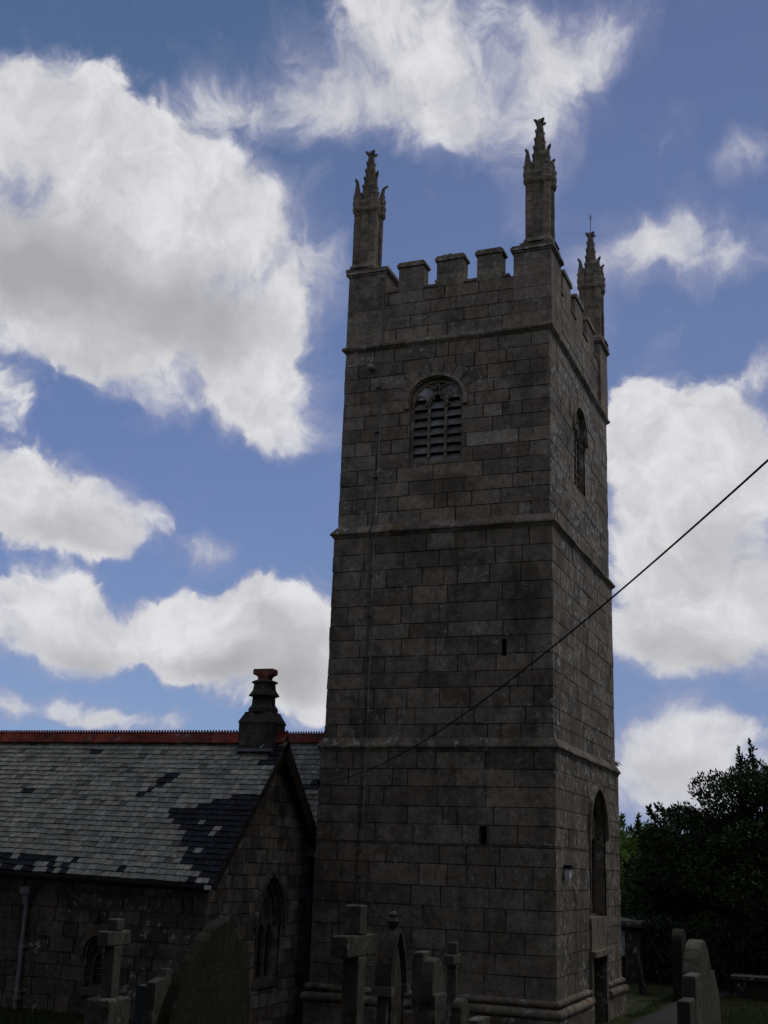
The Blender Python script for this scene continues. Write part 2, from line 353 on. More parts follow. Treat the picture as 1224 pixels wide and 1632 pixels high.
# ------------------------------------------------------------------ materials
GRAN = (.205, .170, .124)
M_tower = mat('granite_ashlar', spots=[(-2.7, 12.4, 1.0, .5, .4), (-.7, 15.3, .8, .7, .5), (-2.6, 10.6, 1.6, .4, .5), (-.7, 9.6, .6, 1.3, .5)], stain=.45, lichen=.55, orange=.25, bump=.5, streak=.3)
M_west = mat('granite_ashlar_west', stain=.4, lichen=1.3, orange=.3, bump=.5, streak=.35, lthr=.535)
M_trim = mat('granite_trim', lthr=.555, stain=.5, lichen=.9, orange=.8, moss=.3, bump=.6)
M_pinn = mat('granite_pinnacle', stain=.6, lichen=.3, orange=.45, moss=.5, bump=.6)
M_church = mat('church_rubble', stain=.6, lichen=.7, orange=.2, bump=.6, streak=.4)
M_grave = mat('grave_granite', lthr=.55, stain=.5, lichen=1.0, orange=.35, moss=.7, bump=.6, grain=110., bscale=45.)
M_slate = mat('roof_slate', rough=.75, spec=.15, stain=0, lichen=.12, bump=.25, var=.22, bscale=14.)
M_clay = mat('clay_tile', rough=.8, lichen=.35, lthr=.56, stain=.6, bump=.3, var=.2)
M_dark = mat('dark_void', tone=False, col=(.012, .012, .012), bump=0, rough=.95, spec=.05)
M_louv = mat('louvre_slate', rough=.7, bump=.2, stain=.3)
M_wood = mat('old_timber', tone=False, col=(.045, .03, .02), bump=.4, rough=.75)
M_iron = mat('black_iron', tone=False, col=(.012, .012, .012), bump=.1, rough=.85, spec=.1)
M_pipe = mat('painted_pipe', tone=False, col=(.19, .195, .19), bump=.15, rough=.55, spec=.4, stain=.3)
M_white = mat('white_paint', tone=False, col=(.78, .78, .74), bump=.05, rough=.5, var=.06)
M_metal = mat('dull_metal', tone=False, col=(.12, .115, .105), bump=.1, rough=.45, metal=.5)
M_lead = mat('lead', tone=False, col=(.16, .165, .17), bump=.2, rough=.5, spec=.5)
gm = bpy.data.materials.new('dark_window_glass'); gm.use_nodes = True; gb = gm.node_tree.nodes['Principled BSDF']
gb.inputs['Base Color'].default_value = (.01, .012, .014, 1); gb.inputs['Roughness'].default_value = .25; gb.inputs['Specular IOR Level'].default_value = .35
M_glass = gm
M_blue = mat('pale_blue_paint', tone=False, col=(.42, .47, .55), bump=.05, rough=.6)
M_mossrock = mat('mossy_dark_stone', stain=.8, lichen=.12, orange=.3, moss=.9, bump=.9, bscale=18.)

# ------------------------------------------------------------------ ground
def gz(x, y):
    b = .08+.07*max(0, -y)
    if y < -26: b = .08+.07*26+.02*(-26-y)
    if b > 4: b = 4
    n = .03*math.sin(x*.9+y*.4)+.025*math.sin(y*1.3-x*.5)+.02*math.sin(x*2.1+1.3*y)
    return b+n*min(1, max(0, (abs(y+1)-1)/2)) if -12 < x < 8 else b+n
def axis(lo, hi, fine0, fine1, st):
    a = list(np.arange(fine0, fine1+1e-6, st)); s = st; x = fine0
    while x > lo: s *= 1.35; x -= s; a.insert(0, max(x, lo))
    s = st; x = a[-1]
    while x < hi: s *= 1.35; x += s; a.append(min(x, hi))
    return a
xs = axis(-900, 900, -18, 14, .5); ys = axis(-900, 900, -28, 26, .5)
g = MB(); nx = len(xs)
g.v = [(x, y, gz(x, y)) for y in ys for x in xs]
g.f = [(j*nx+i, j*nx+i+1, (j+1)*nx+i+1, (j+1)*nx+i) for j in range(len(ys)-1) for i in range(nx-1)]
g.c = [(.032, .042, .013)]*len(g.f)
M_ground = mat('turf', var=.4, grain=40., stain=.0, orange=.5, bump=.8, bscale=25., rough=.95, spec=.1)
gr = g.build('ground', M_ground, smooth=True); gr['kind'] = 'structure'
# tarmac path running back past the tower's west side
pth = MB(); pl = [(2.35, -14), (1.9, -6), (1.35, 0), (1.15, 4), (1.15, 7), (1.25, 11), (1.6, 16), (2.0, 22)]
P2 = []
for (x, y), (x2, y2) in zip(pl, pl[1:]):
    for k in range(8): t = k/8; P2.append((x+(x2-x)*t, y+(y2-y)*t))
P2.append(pl[-1]); hw = .45
tops = []
for x, y in P2: tops.append([(x-hw, y, gz(x-hw, y)+.0), (x-hw+.03, y, gz(x-hw, y)+.035), (x, y, gz(x, y)+.05), (x+hw-.03, y, gz(x+hw, y)+.035), (x+hw, y, gz(x+hw, y)+.0)])
pth.rings(tops, (.038, .036, .033), cap=False, closed=False)
pth.f = [f[::-1] for f in pth.f]
po = pth.build('path', mat('tarmac', var=.3, grain=150., bump=.6, bscale=120., stain=.0, moss=.15)); po['kind'] = 'structure'

# ------------------------------------------------------------------ tower
TW, TD = 5.5, 7.06
tower = thing('church_tower', 'tall square granite church tower with battlements, pinnacles and a louvred belfry window', 'tower')
def faces(e):
    """four wall frames (front, right, back, left) with outline expansion e"""
    return [(frame((-TW-e, -e, 0), (1, 0, 0), (0, 0, 1), (0, -1, 0)), TW+2*e), (frame((e, -e, 0), (0, 1, 0), (0, 0, 1), (1, 0, 0)), TD+2*e),
            (frame((e, TD+e, 0), (-1, 0, 0), (0, 0, 1), (0, 1, 0)), TW+2*e), (frame((-TW-e, TD+e, 0), (0, -1, 0), (0, 0, 1), (-1, 0, 0)), TD+2*e)]
FX = lambda x, e: x+TW+e       # front-face u of world x
RY = lambda y, e: y+e          # right-face u of world y
rng = random.Random(11)
ZP, Z1, Z2, Z3, Z4 = .93, 6.20, 11.38, 16.33, 17.88
def shift(poly, du, dv=0): return [(p[0]+du, p[1]+dv) for p in poly]
# openings
e1, e2, e3, e4 = .065, -.005, -.065, -.08
slit_lo = rect(FX(-1.64, e1), 4.06, FX(-1.47, e1), 4.46); slit_hi = rect(FX(-1.18, e2), 8.23, FX(-1.07, e2), 8.62)
bel_c, bel_hw, bel_v0, bel_vs, bel_r = FX(-2.94, e3), .68, 13.08, 14.72, .58
bel = rounded(bel_c, bel_hw, bel_v0, bel_vs, bel_r)
bel2c = RY(3.30, e3); bel2 = rounded(bel2c, .66, bel_v0, bel_vs, bel_r)
ww = pointed(RY(4.28, e1), .98, 2.52, 4.42, 5.52); door = pointed(RY(4.12, e1), .72, -.3, 1.2, 1.72, 5); door = rect(RY(3.38, e1), -.3, RY(4.92, e1), 1.66)
def voussoir_block(c, hw, vs, rise, w, n=16):   # outer arch used to cut the coursed blocks
    return [(c-hw-w, vs), (c+hw+w, vs)]+[(c+(hw+w)*math.cos(math.pi*i/n), vs+(rise+w)*math.sin(math.pi*i/n)) for i in range(1, n)]
stages = [(-.4, .55, .14, .44, [[], [door]], None), (ZP, Z1-.12, e1, .435, [[slit_lo], [ww, door]], None), (Z1+.12, Z2-.13, e2, .405, [[slit_hi], []], None), (Z2+.12, Z3-.1, e3, .365, [[bel], [bel2]], 'v'), (Z3+.08, Z4-.06, e4, .34, [[], []], None)]
walls = [MB() for _ in range(4)]
for si, (z0, z1, e, ch, ops, vo) in enumerate(stages):
    rows = rowset(z0, z1, ch, rng)
    if si == 1: rows = rowset(z0, 4.03, ch, rng)+rowset(4.07, z1, ch, rng)
    for fi, (fr, wd) in enumerate(faces(e)):
        wall = walls[fi]
        if fi > 1 and si not in (3, 4): pass
        opens = ops[fi] if fi < 2 else []
        extra = []
        if vo and fi < 2:
            c = (bel_c, bel2c)[fi]; hw = (bel_hw, .66)[fi]
            extra = [voussoir_block(c, hw, bel_vs+.12, bel_r-.12, .42)]
            for k in range(9):
                a0 = math.pi*(.0+1.0*k/9)+.01; a1 = math.pi*(.0+1.0*(k+1)/9)-.02
                q = [(c+(hw+w_)*math.cos(a), bel_vs+.12*(w_ > .1)+(bel_r+(w_ if w_ < .1 else w_-.12))*math.sin(a)) for a, w_ in ((a0, .0), (a0, .42), ((a0+a1)/2, .43), (a1, .42), (a1, .0), ((a0+a1)/2, .0))]
                if area(q) < 0: q = q[::-1]
                kk = rng.uniform(.8, 1.3); wall.prism(q, rng.uniform(.006, .018), -.03, fr, tuple(x*kk for x in GRAN), back=False)
        ashlar(wall, fr, rect(0, z0, wd, z1), rows, opens, extra, GRAN, lmin=.55, lmax=1.45, rng=rng, reveal=.42)
# tower top and inner parapet faces
wall = MB()
wall.box((-TW+.32, .32, 16.6), (-.32, TD-.32, 16.75), (.12, .12, .12))
for fr, wd in faces(e4-.34):
    wall.face([fr((0, 16.4, 0)), fr((wd, 16.4, 0)), fr((wd, Z4-.06, 0)), fr((0, Z4-.06, 0))][::-1], jit(GRAN))
wall.build('tower_roof', M_tower, tower)
for fi in range(4): walls[fi].build('wall', M_west if fi == 1 else M_tower, tower)
# mouldings swept round the tower
def sweep(mb, prof, step=.75, skip=None, tone=GRAN, rn=rng, W=TW, D_=TD, jitter=.011):
    cor = lambda o: [(-W-o, -o), (o, -o), (o, D_+o), (-W-o, D_+o)]
    for s_ in range(4):
        Ls = W if s_ % 2 == 0 else D_; n = max(1, int(Ls/step)); cuts = [0]+sorted((i+rn.uniform(-.25, .25))/n for i in range(1, n))+[1]
        dj = 0
        for t0, t1 in zip(cuts, cuts[1:]):
            col = jit(tuple(x*1.05 for x in tone), .25); dj = rn.uniform(-jitter, jitter)
            # skip interval (distance along the side)
            segs = [(t0, t1)]
            if skip and s_ == skip[0]:
                a, b = skip[1]/Ls, skip[2]/Ls; segs = []
                if t0 < a: segs.append((t0, min(t1, a)))
                if t1 > b: segs.append((max(t0, b), t1))
            for (a, b) in segs:
                if b-a < 1e-4: continue
                P = []
                oj = rn.uniform(-jitter, jitter)
                for pi_, (o, z) in enumerate(prof):
                    o2 = o+(oj if 1 < pi_ < len(prof)-1 else 0); c = cor(o2); p, q = Vector((*c[s_], z+dj)), Vector((*c[(s_+1) % 4], z+dj)); P.append((p.lerp(q, a), p.lerp(q, b)))
                for k in range(len(P)-1): mb.face([P[k][0], P[k][1], P[k+1][1], P[k+1][0]], col)
                mb.face([x[0] for x in P][::-1], col); mb.face([x[1] for x in P], col)
def roll_prof(z, r, e, n=7): return [(e, z-r*1.1)]+[(e+r*math.sin(math.pi*i/n), z-r*math.cos(math.pi*i/n)) for i in range(n+1)]+[(e-.02, z+r*1.1)]
for z, ea, eb, tip in ((Z1, e1, e2, .13), (Z2, e2, e3, .085)):
    m = MB(); sweep(m, [(ea-.03, z-.16), (ea+.012, z-.12), (tip-.03, z-.05), (tip, z-.03), (tip, z+.01), (eb+.02, z+.19), (eb-.03, z+.2)]); m.build('string_course', M_trim, tower)
m = MB(); sweep(m, [(e3-.03, Z3-.13), (e3+.01, Z3-.11), (.035, Z3-.02), (.04, Z3+.03), (-.02, Z3+.09), (e4-.02, Z3+.13)], step=.6, jitter=.012); m.build('string_course', M_trim, tower)
m = MB(); sweep(m, roll_prof(ZP-.02, .07, e1+.02), skip=(1, 3.2, 5.05)); sweep(m, roll_prof(ZP-.22, .1, .12), skip=(1, 3.2, 5.05), jitter=.01)
sweep(m, [(.15, .5), (.16, .56), (.14, .6), (.10, .66), (.05, .7)], skip=(1, 3.3, 5.0)); sweep(m, [(e1-.03, ZP-.15), (e1+.03, ZP-.1), (e1+.03, ZP+.03), (e1-.01, ZP+.04)], skip=(1, 3.3, 5.0))
m.build('plinth', M_trim, tower)
# a thin offset course at z about 4.0
# battlements
def merlon(fr, u0, u1, z0=Z4, z1=18.52, dep=.34, out=.0):
    par = MB(); caps = MB()
    z1 += rng.uniform(-.035, .02); u0 += rng.uniform(-.02, .02); u1 += rng.uniform(-.02, .02)
    rows = rowset(z0-.06, z1, .34, rng)
    for a, b in zip(rows, rows[1:]): par.box((u0, a+.004, -dep), (u1, b-.004, out), jit(GRAN, .2), fr=lambda p: fr((p[0], p[1], p[2])))
    c = jit(GRAN, .2)
    # moulded cap: overhanging chamfered stone
    w = .045
    q0 = [(u0-w, z1), (u1+w, z1), (u1+w, z1+.07), (u1-.02, z1+.13), (u0+.02, z1+.13), (u0-w, z1+.07)]
    caps.prism(q0, out+w, -dep-w, fr, c)
    pm_ = par.build('merlon', M_tower, tower); caps.build('coping', M_trim, pm_)
fz = faces(e4)
FM = [(-4.07, -3.36), (-3.0, -2.28), (-1.93, -1.27)]
RM = [(1.62, 2.5), (3.08, 3.98), (4.56, 5.44)]
for fi, (fr, wd) in enumerate(fz):
    ms = [(FX(a, e4), FX(b, e4)) for a, b in FM] if fi % 2 == 0 else [(RY(a, e4), RY(b, e4)) for a, b in RM]
    if fi == 2: ms = [(wd-b, wd-a) for a, b in ms]
    if fi == 3: ms = [(wd-b, wd-a) for a, b in ms]
    edges = [1.0]+[x for m_ in ms for x in m_]+[wd-1.0]
    for a, b in ms: merlon(fr, a, b)
    for a, b in zip(edges[::2], edges[1::2]):
        cs_ = MB(); cs_.prism([(a, Z4-.05), (b, Z4-.05), (b, Z4+.02), (a, Z4+.02)], .04, -.38, fr, jit(GRAN, .2)); cs_.build('crenel_coping', M_trim, tower)
# corner turrets blocks
def corner_block(x0, y0, x1, y1):
    par = MB(); caps = MB()
    rows = rowset(Z3+.1, 18.42, .36, rng)
    for a, b in zip(rows, rows[1:]): par.box((x0, y0, a+.004), (x1, y1, b-.004), jit(GRAN, .22))
    for o, z0, z1 in ((.03, 18.42, 18.47), (.07, 18.47, 18.55), (.04, 18.55, 18.60)):
        caps.box((x0-o, y0-o, z0), (x1+o, y1+o, z1), jit(GRAN, .15))
    pm_ = par.build('corner_block', M_tower, tower); caps.build('moulding', M_trim, pm_)
s = 1.02
corner_block(-TW-e4-.03, e4*-1-.03-.0, -TW-e4-.03+1.06, .05+s); corner_block(-.05-s+.1, .05, .06+e4+.02+.0, .05+s)
corner_block(-TW-e4-.03, TD+e4+.03-s, -TW-e4-.03+1.06, TD+e4+.03); corner_block(-.95, TD+e4+.03-s, e4+.08, TD+e4+.03)
# pinnacles
def pinnacle(x, y, rod=False):
    r_ = random.Random(int(x*10+y*7)+99)
    p = sub_empty('pinnacle', tower, (x, y, 18.58)); b = MB(); G2 = tuple(v*.92 for v in GRAN)
    b.box((-.42, -.42, 0), (.42, .42, .07), jit(G2)); b.lathe([(.5, .07), (.47, .14), (.43, .2)], 8, jit(G2), rot=math.pi/8)
    z = .1
    while z < 1.8:
        z2 = min(1.82, z+r_.uniform(.24, .42)); o = r_.uniform(-.008, .008)
        b.box((-.26+o, -.26, z+.005), (.26+o, .26, z2-.005), jit(G2, .2))
        z = z2
    for sx in (-1, 1):
        for sy in (-1, 1):
            z = .1; cx, cy = sx*.222, sy*.222
            b.lathe([(.16, .1), (.17, .15), (.14, .22), (.11, .25)], 10, jit(G2), cx, cy)
            while z < 1.8:
                z2 = min(1.82, z+r_.uniform(.22, .5)); rr = .107+r_.uniform(-.004, .006)
                b.lathe([(rr-.012, z), (rr, z+.015), (rr, z2-.015), (rr-.012, z2)], 10, jit(G2, .25), cx, cy); z = z2
            b.lathe([(.10, 1.78), (.14, 1.84), (.16, 1.92), (.135, 1.97), (.15, 2.03), (.165, 2.12), (.13, 2.2)], 10, jit(G2), cx*1.03, cy*1.03)
    b.lathe([(.28, 1.8), (.33, 1.88), (.30, 1.98), (.34, 2.1), (.30, 2.2)], 8, jit(G2), rot=math.pi/8)
    b.build('shaft', M_pinn, p)
    for sx in (-1, 1):
        for sy in (-1, 1):
            q = MB(); cx, cy = sx*.25, sy*.25
            k = r_.uniform(.85, 1.1); out = r_.uniform(.03, .08)
            q.lathe([(.115, 2.15), (.12, 2.25), (.085, 2.45), (.06, 2.6*1), (.045, 2.2+.55*k), (.05, 2.2+.62*k), (.02, 2.2+.68*k)], 7, jit(G2), cx, cy,
                    bend=[(0, 0), (0, 0), (sx*.005, sy*.005), (sx*.01, sy*.01), (sx*out*.4, sy*out*.4), (sx*out, sy*out), (sx*out*1.5, sy*out*1.5)])
            for j in range(2):
                q.lathe([(.01, 0), (.035, .03), (.03, .07), (.008, .1)], 6, jit(G2), cx+sx*.085, cy+sy*.03, bend=None) if False else None
            for zz in (2.32, 2.48):
                for dx, dy in ((sx, 0), (0, sy)):
                    q.lathe([(.01, zz-.04), (.035, zz), (.028, zz+.03), (.005, zz+.05)], 6, jit(G2), cx+dx*(.11-.05*(zz-2.3)/.2), cy+dy*(.11-.05*(zz-2.3)/.2))
            q.build('corner_finial', M_pinn, p, smooth=False)
    sp_ = MB(); H = 1.55
    prof = [(.25, 2.1), (.235, 2.3)]+[(.235-.155*(i/7)**.95, 2.3+(H-.15)*i/7) for i in range(1, 8)]
    sp_.lathe([(r*1.0, z) for r, z in prof], 8, jit(G2, .1), rot=math.pi/8)
    for a in range(4):
        ang = math.pi/4+a*math.pi/2
        for j in range(5):
            t = (j+.4)/5.4; zz = 2.32+(H-.2)*t; rr = .225-.15*t
            cxx, cyy = rr*math.cos(ang), rr*math.sin(ang); w_ = .036-.01*t
            sp_.lathe([(.012, zz-.08), (w_, zz-.02), (w_*.95, zz+.03), (w_*.4, zz+.07), (.004, zz+.08)], 6, jit(G2, .2), cxx, cyy,
                      bend=[(0, 0), (.01*math.cos(ang), .01*math.sin(ang)), (.025*math.cos(ang), .025*math.sin(ang)), (.035*math.cos(ang), .035*math.sin(ang)), (.04*math.cos(ang), .04*math.sin(ang))])
    sp_.build('spire', M_pinn, p)
    fi = MB(); zt = 2.15+H
    fi.lathe([(.085, zt-.05), (.10, zt), (.075, zt+.07), (.07, zt+.10), (.03, zt+.14)], 8, jit(G2))
    for a in range(4):
        ang = a*math.pi/2+math.pi/4; c_, s_ = math.cos(ang), math.sin(ang)
        fi.lathe([(.02, zt-.02), (.045, zt+.01), (.05, zt+.07), (.03, zt+.08), (.004, zt+.09)], 7, jit(G2), .08*c_, .08*s_, bend=[(0, 0), (.03*c_, .03*s_), (.06*c_, .06*s_), (.08*c_, .08*s_), (.09*c_, .09*s_)])
    fi.build('finial', M_pinn, p)
    if rod:
        rd = MB(); rd.tube([(0, 0, zt+.07), (.01, 0, zt+.75)], .012, (.1, .1, .1), 6)
        for k in (-1, 0, 1): rd.tube([(0, 0, zt+.55), (k*.05, .02*k, zt+.7)], .007, (.1, .1, .1), 5)
        rd.build('lightning_rod', M_metal, p)
pinnacle(-5.12, .42); pinnacle(-.38, .42); pinnacle(-.36, 6.6, True); pinnacle(-4.93, 6.6)
# belfry windows
def belfry(fr, c, hw):
    w = sub_empty('belfry_window', tower)
    o = rounded(c, hw, bel_v0, bel_vs, bel_r); lw = (2*hw-.26)/3; lights = []
    for k in range(3):
        cx = c-hw+.06+lw/2+k*(lw+.07); lights.append(pointed(cx, lw/2, bel_v0+.08, 14.58, 14.58+(.34 if k == 1 else .30), 4))
    t = MB(); T = tuple(v*1.05 for v in GRAN)
    t2 = [rounded(c+s_*.31, .25, 14.93, 15.0, .16, 8) for s_ in (-1, 1)]
    tracery(t, o, lights, -.12, -.26, fr, T)
    # raised rim and two sunk panels with light stones in the head
    arc = o[2:]
    arch_ring(t, arc, -.10, .0, -.07, -.2, fr, T)
    for s_ in (-1, 1):
        pa = pointed(c+s_*.30, .23, 14.78, 14.86, 15.12, 4); t.prism(pa, -.10, -.13, fr, (.34, .34, .33))
        arch_ring(t, pa[2:], 0, .05, -.06, -.13, fr, T)
    arch_ring(t, [(c-.3, 14.62), (c-.12, 14.9), (c, 15.22)][::-1], -.03, .03, -.06, -.13, fr, T); arch_ring(t, [(c+.3, 14.62), (c+.12, 14.9), (c, 15.22)][::-1], -.03, .03, -.06, -.13, fr, T)
    for l_ in lights: arch_ring(t, l_[2:], -.0, .035, -.08, -.14, fr, T)
    t.build('tracery', M_trim, w)
    h = MB(); ha = [(c+(hw+.04)*math.cos(math.pi*i/18), bel_vs+(bel_r+.04)*math.sin(math.pi*i/18)) for i in range(19)]
    ha = [(ha[0][0], bel_vs-.10)]+ha+[(ha[-1][0], bel_vs-.10)]
    arch_ring(h, ha, 0, .085, .075, -.02, fr, tuple(v*1.25 for v in GRAN), .25)
    for s_ in (-1, 1): h.prism(rect(c+s_*(hw+.085)-.07, bel_vs-.2, c+s_*(hw+.085)+.07, bel_vs-.06), .09, -.02, fr, jit(T))
    h.build('hood_mould', M_trim, w)
    lv = MB(); n = 8
    for k in range(3):
        cx = c-hw+.06+lw/2+k*(lw+.07)
        for j in range(n-1):
            z = bel_v0+.06+j*.232+random.uniform(-.008, .008); x0, x1 = cx-lw/2-.012, cx+lw/2+.012; tl = random.uniform(-.012, .012)
            P = [fr((x0, z, -.13)), fr((x1, z+tl, -.13)), fr((x1, z+tl+.19, -.235)), fr((x0, z+.19, -.235))]
            Q = [p+Vector((0, 0, .022)) for p in P]; cc_ = jit((.165, .163, .142), .3)
            i = len(lv.v); lv.v += [tuple(p) for p in P+Q]
            for q in ((0, 3, 2, 1), (4, 5, 6, 7), (0, 1, 5, 4), (1, 2, 6, 5), (2, 3, 7, 6), (3, 0, 4, 7)): lv.f.append(tuple(i+k_ for k_ in q)); lv.c.append(cc_)
    lv.build('louvre', M_louv, w)
    bk = MB(); bk.prism(rect(c-hw-.05, bel_v0-.05, c+hw+.05, bel_vs+bel_r+.05), -.40, -.43, fr, (0, 0, 0)); bk.build('back_panel', M_dark, w)
belfry(faces(e3)[0][0], bel_c, bel_hw); belfry(faces(e3)[1][0], bel2c, .66)
for fr, r_ in ((faces(e1)[0][0], slit_lo), (faces(e2)[0][0], slit_hi)):
    m = MB(); m.prism(rect(r_[0][0]-.02, r_[0][1]-.02, r_[2][0]+.02, r_[2][1]+.02), -.35, -.38, fr, (0, 0, 0)); m.build('slit_window', M_dark, tower)
# west window
def gothic_window(parent, fr, c, hw, v0, vs, va, nl, depth, mt, tone, hood=True, bars=3, sill=True):
    w = sub_empty('window', parent); o = pointed(c, hw, v0, vs, va); f = MB(); mu_ = .09; lw = (2*hw-mu_*(nl+1))/nl; lights = []
    hs = vs-.05
    for k in range(nl):
        cx = c-hw+mu_+lw/2+k*(lw+mu_); lights.append(pointed(cx, lw/2, v0+.06, hs-.22, hs+.04, 4))
    for k in range(nl-1):
        cx = c-hw+mu_+lw+mu_/2+k*(lw+mu_); top = vs+(va-vs)*(.62 if nl == 2 or nl == 3 else .5)
        for s_ in (-1, 1): lights.append(pointed(cx+s_*lw*.26, lw*.2, hs+.1, top-.16, top-.04, 3))
    tracery(f, o, lights, -depth, -depth-.12, fr, tone)
    arch_ring(f, o[2:], -.08, 0, -depth+.08, -depth, fr, tone)
    f.build('tracery', mt, w)
    g_ = MB(); g_.prism(o, -depth-.07, -depth-.09, fr, (0, 0, 0)); g_.build('glass', M_glass, w)
    if bars:
        b = MB()
        for k in range(bars): z = v0+.25+(hs-.2-v0-.2)*k/(bars-1); b.tube([fr((c-hw, z, -depth-.03)), fr((c+hw, z, -depth-.03))], .011, (0, 0, 0), 5)
        b.build('glazing_bar', M_metal, w)
    if hood:
        h = MB(); p = o[2:]; p = [(p[0][0], p[0][1]-.08)]+p+[(p[-1][0], p[-1][1]-.08)]
        arch_ring(h, p, .05, .16, .09, -.02, fr, tuple(v*1.1 for v in tone), .2); arch_ring(h, p, -.0, .05, .02, -.02, fr, tone, .2); h.build('hood_mould', M_trim, w)
    if sill:
        s_ = MB(); s_.prism(rect(c-hw-.08, v0-.14, c+hw+.08, v0+.01), .05, -depth, fr, jit(tone, .1)); s_.build('sill', mt, w)
    return w
frW = faces(e1)[1][0]
gothic_window(tower, frW, RY(4.28, e1), .98, 2.52, 4.42, 5.52, 3, .22, M_tower, tuple(v*1.0 for v in GRAN))
d_ = sub_empty('door', tower)
m = MB(); m.prism(rect(RY(3.36, e1), -.3, RY(4.94, e1), 1.68), -.26, -.31, frW, (0, 0, 0))
for k in range(6): x = RY(3.42, e1)+k*.25; m.prism(rect(x, -.2, x+.235, 1.66), -.235, -.262, frW, (0, 0, 0))
m.build('door_leaf', M_wood, d_)
m = MB()
m.prism(rect(RY(3.2, e1), 1.66, RY(5.1, e1), 1.79), .17, -.25, frW, jit(GRAN, .1)); m.build('lintel', M_trim, d_)
m = MB()
for k in range(3): m.prism(rect(RY(3.26, e1)+k*.6, 1.79, RY(3.26, e1)+k*.6+.59, 2.5), .06, -.03, frW, tuple(v*(1.25, 1.1, 1.3)[k] for v in GRAN))
m.build('panel', M_tower, d_)
for a, b in ((3.2, 3.38), (4.92, 5.1)):
    m = MB()
    for z0, z1 in ((-.3, .4), (.41, 1.0), (1.01, 1.65)): m.prism(rect(RY(a, e1), z0, RY(b, e1), z1), .07, -.2, frW, jit(GRAN, .15))
    m.build('jamb', M_trim, d_)
# lightning conductor strap, fixings, spout, floodlight
m = MB(); zs = [17.9, 16.45, 16.33, 16.2, 11.55, 11.38, 11.2, 6.4, 6.2, 6.0, .9]; ox = [.06, .06, -.06, .045, .045, -.105, -.02, -.02, -.155, -.085, -.085]
xx = [-4.45, -4.43, -4.43, -4.43, -4.52, -4.52, -4.52, -4.48, -4.48, -4.48, -4.55]
m.tube([(x_, o_-.034, z_) for x_, o_, z_ in zip(xx, ox, zs)], .017, (.1, .1, .1), 6)
for z_ in (15.2, 14, 12.8, 10.3, 9.3, 8.3, 7.3, 5.3, 4.4, 3.3, 2.4):
    m.box((-4.54, -.10 if z_ < 6 else -.04, z_-.02), (-4.42, .1, z_+.02), (.15, .14, .12))
m.build('lightning_conductor', M_metal, tower)
for a, b, x_, e_ in ((6.42, 11.2, -4.44, e2), (11.6, 15.1, -4.44, e3), (4.1, 6.0, -4.42, e1)):
    m = MB(); m.box((x_, -e_-.028, a), (x_+.045, -e_-.002, b), (.25, .22, .175)); m.build('pale_streak', M_trim, tower)  # raised strip put in for the pale streak beside the conductor
m = MB(); m.tube([(-4.66, .1, 15.72), (-4.66, -.05, 15.74), (-4.66, -.2, 15.7), (-4.66, -.27, 15.66)], [.07, .085, .08, .04], (.3, .29, .26), 8); m.build('water_spout', M_trim, tower)
m = MB(); m.prism(rect(RY(.62, e1), 3.44, RY(.82, e1), 3.62), .14, .02, frW, (.8, .8, .8)); fl = m.build('floodlight', M_white, tower); fl['label'] = 'small white floodlight box near the tower corner'
m = MB(); m.prism(rect(RY(.60, e1), 3.625, RY(.84, e1), 3.70), .17, .0, frW, (0, 0, 0)); m.build('hood', M_iron, fl)

# ------------------------------------------------------------------ church (aisle and nave)
church = thing('church', 'low stone church with pale slate roof and red ridge tiles beside the tower', 'church')
XG = -6.12                       # gable wall plane
AE, AR = -4.27, -1.26            # aisle eave and ridge (y)
def zx(x, z0, k): return z0+(-5.9-x)*k
CT = (.125, .102, .076)
cr = random.Random(21)
cw_ = MB()
frG = frame((XG, -4.0, 0), (0, 1, 0), (0, 0, 1), (1, 0, 0)); G = lambda y: y+4.0
gw_open = pointed(G(-1.18), .60, 1.06, 2.25, 3.22)
ol = [(0, -.3), (5.4, -.3), (5.4, 3.15), (G(AR), 5.98), (0, 3.1)]
ashlar(cw_, frG, ol, rowset(-.3, 6.0, .27, cr), [gw_open], (), (.25, .21, .155), lmin=.28, lmax=.75, rng=cr, proud=.022, reveal=.3, tv=.42, jw=.014)  # gable stones toned paler to carry the brighter light on this west side
frA = frame((-17, -4.0, 0), (1, 0, 0), (0, 0, 1), (0, -1, 0)); Afx = lambda x: x+17
lan = pointed(Afx(-8.62), .2, .95, 1.62, 1.92, 5)
ashlar(cw_, frA, rect(0, -.4, 17+XG, 3.06), rowset(-.4, 3.06, .30, cr), [lan], (), tuple(v*.85 for v in CT), lmin=.3, lmax=.9, rng=cr, proud=.022, reveal=.25, tv=.35, jw=.014)
cw_.face([(-17, -4, -.3), (-17, 7, -.3), (-17, 7, 4), (-17, -4, 3.1)], CT)
cw_.build('wall', M_church, church)
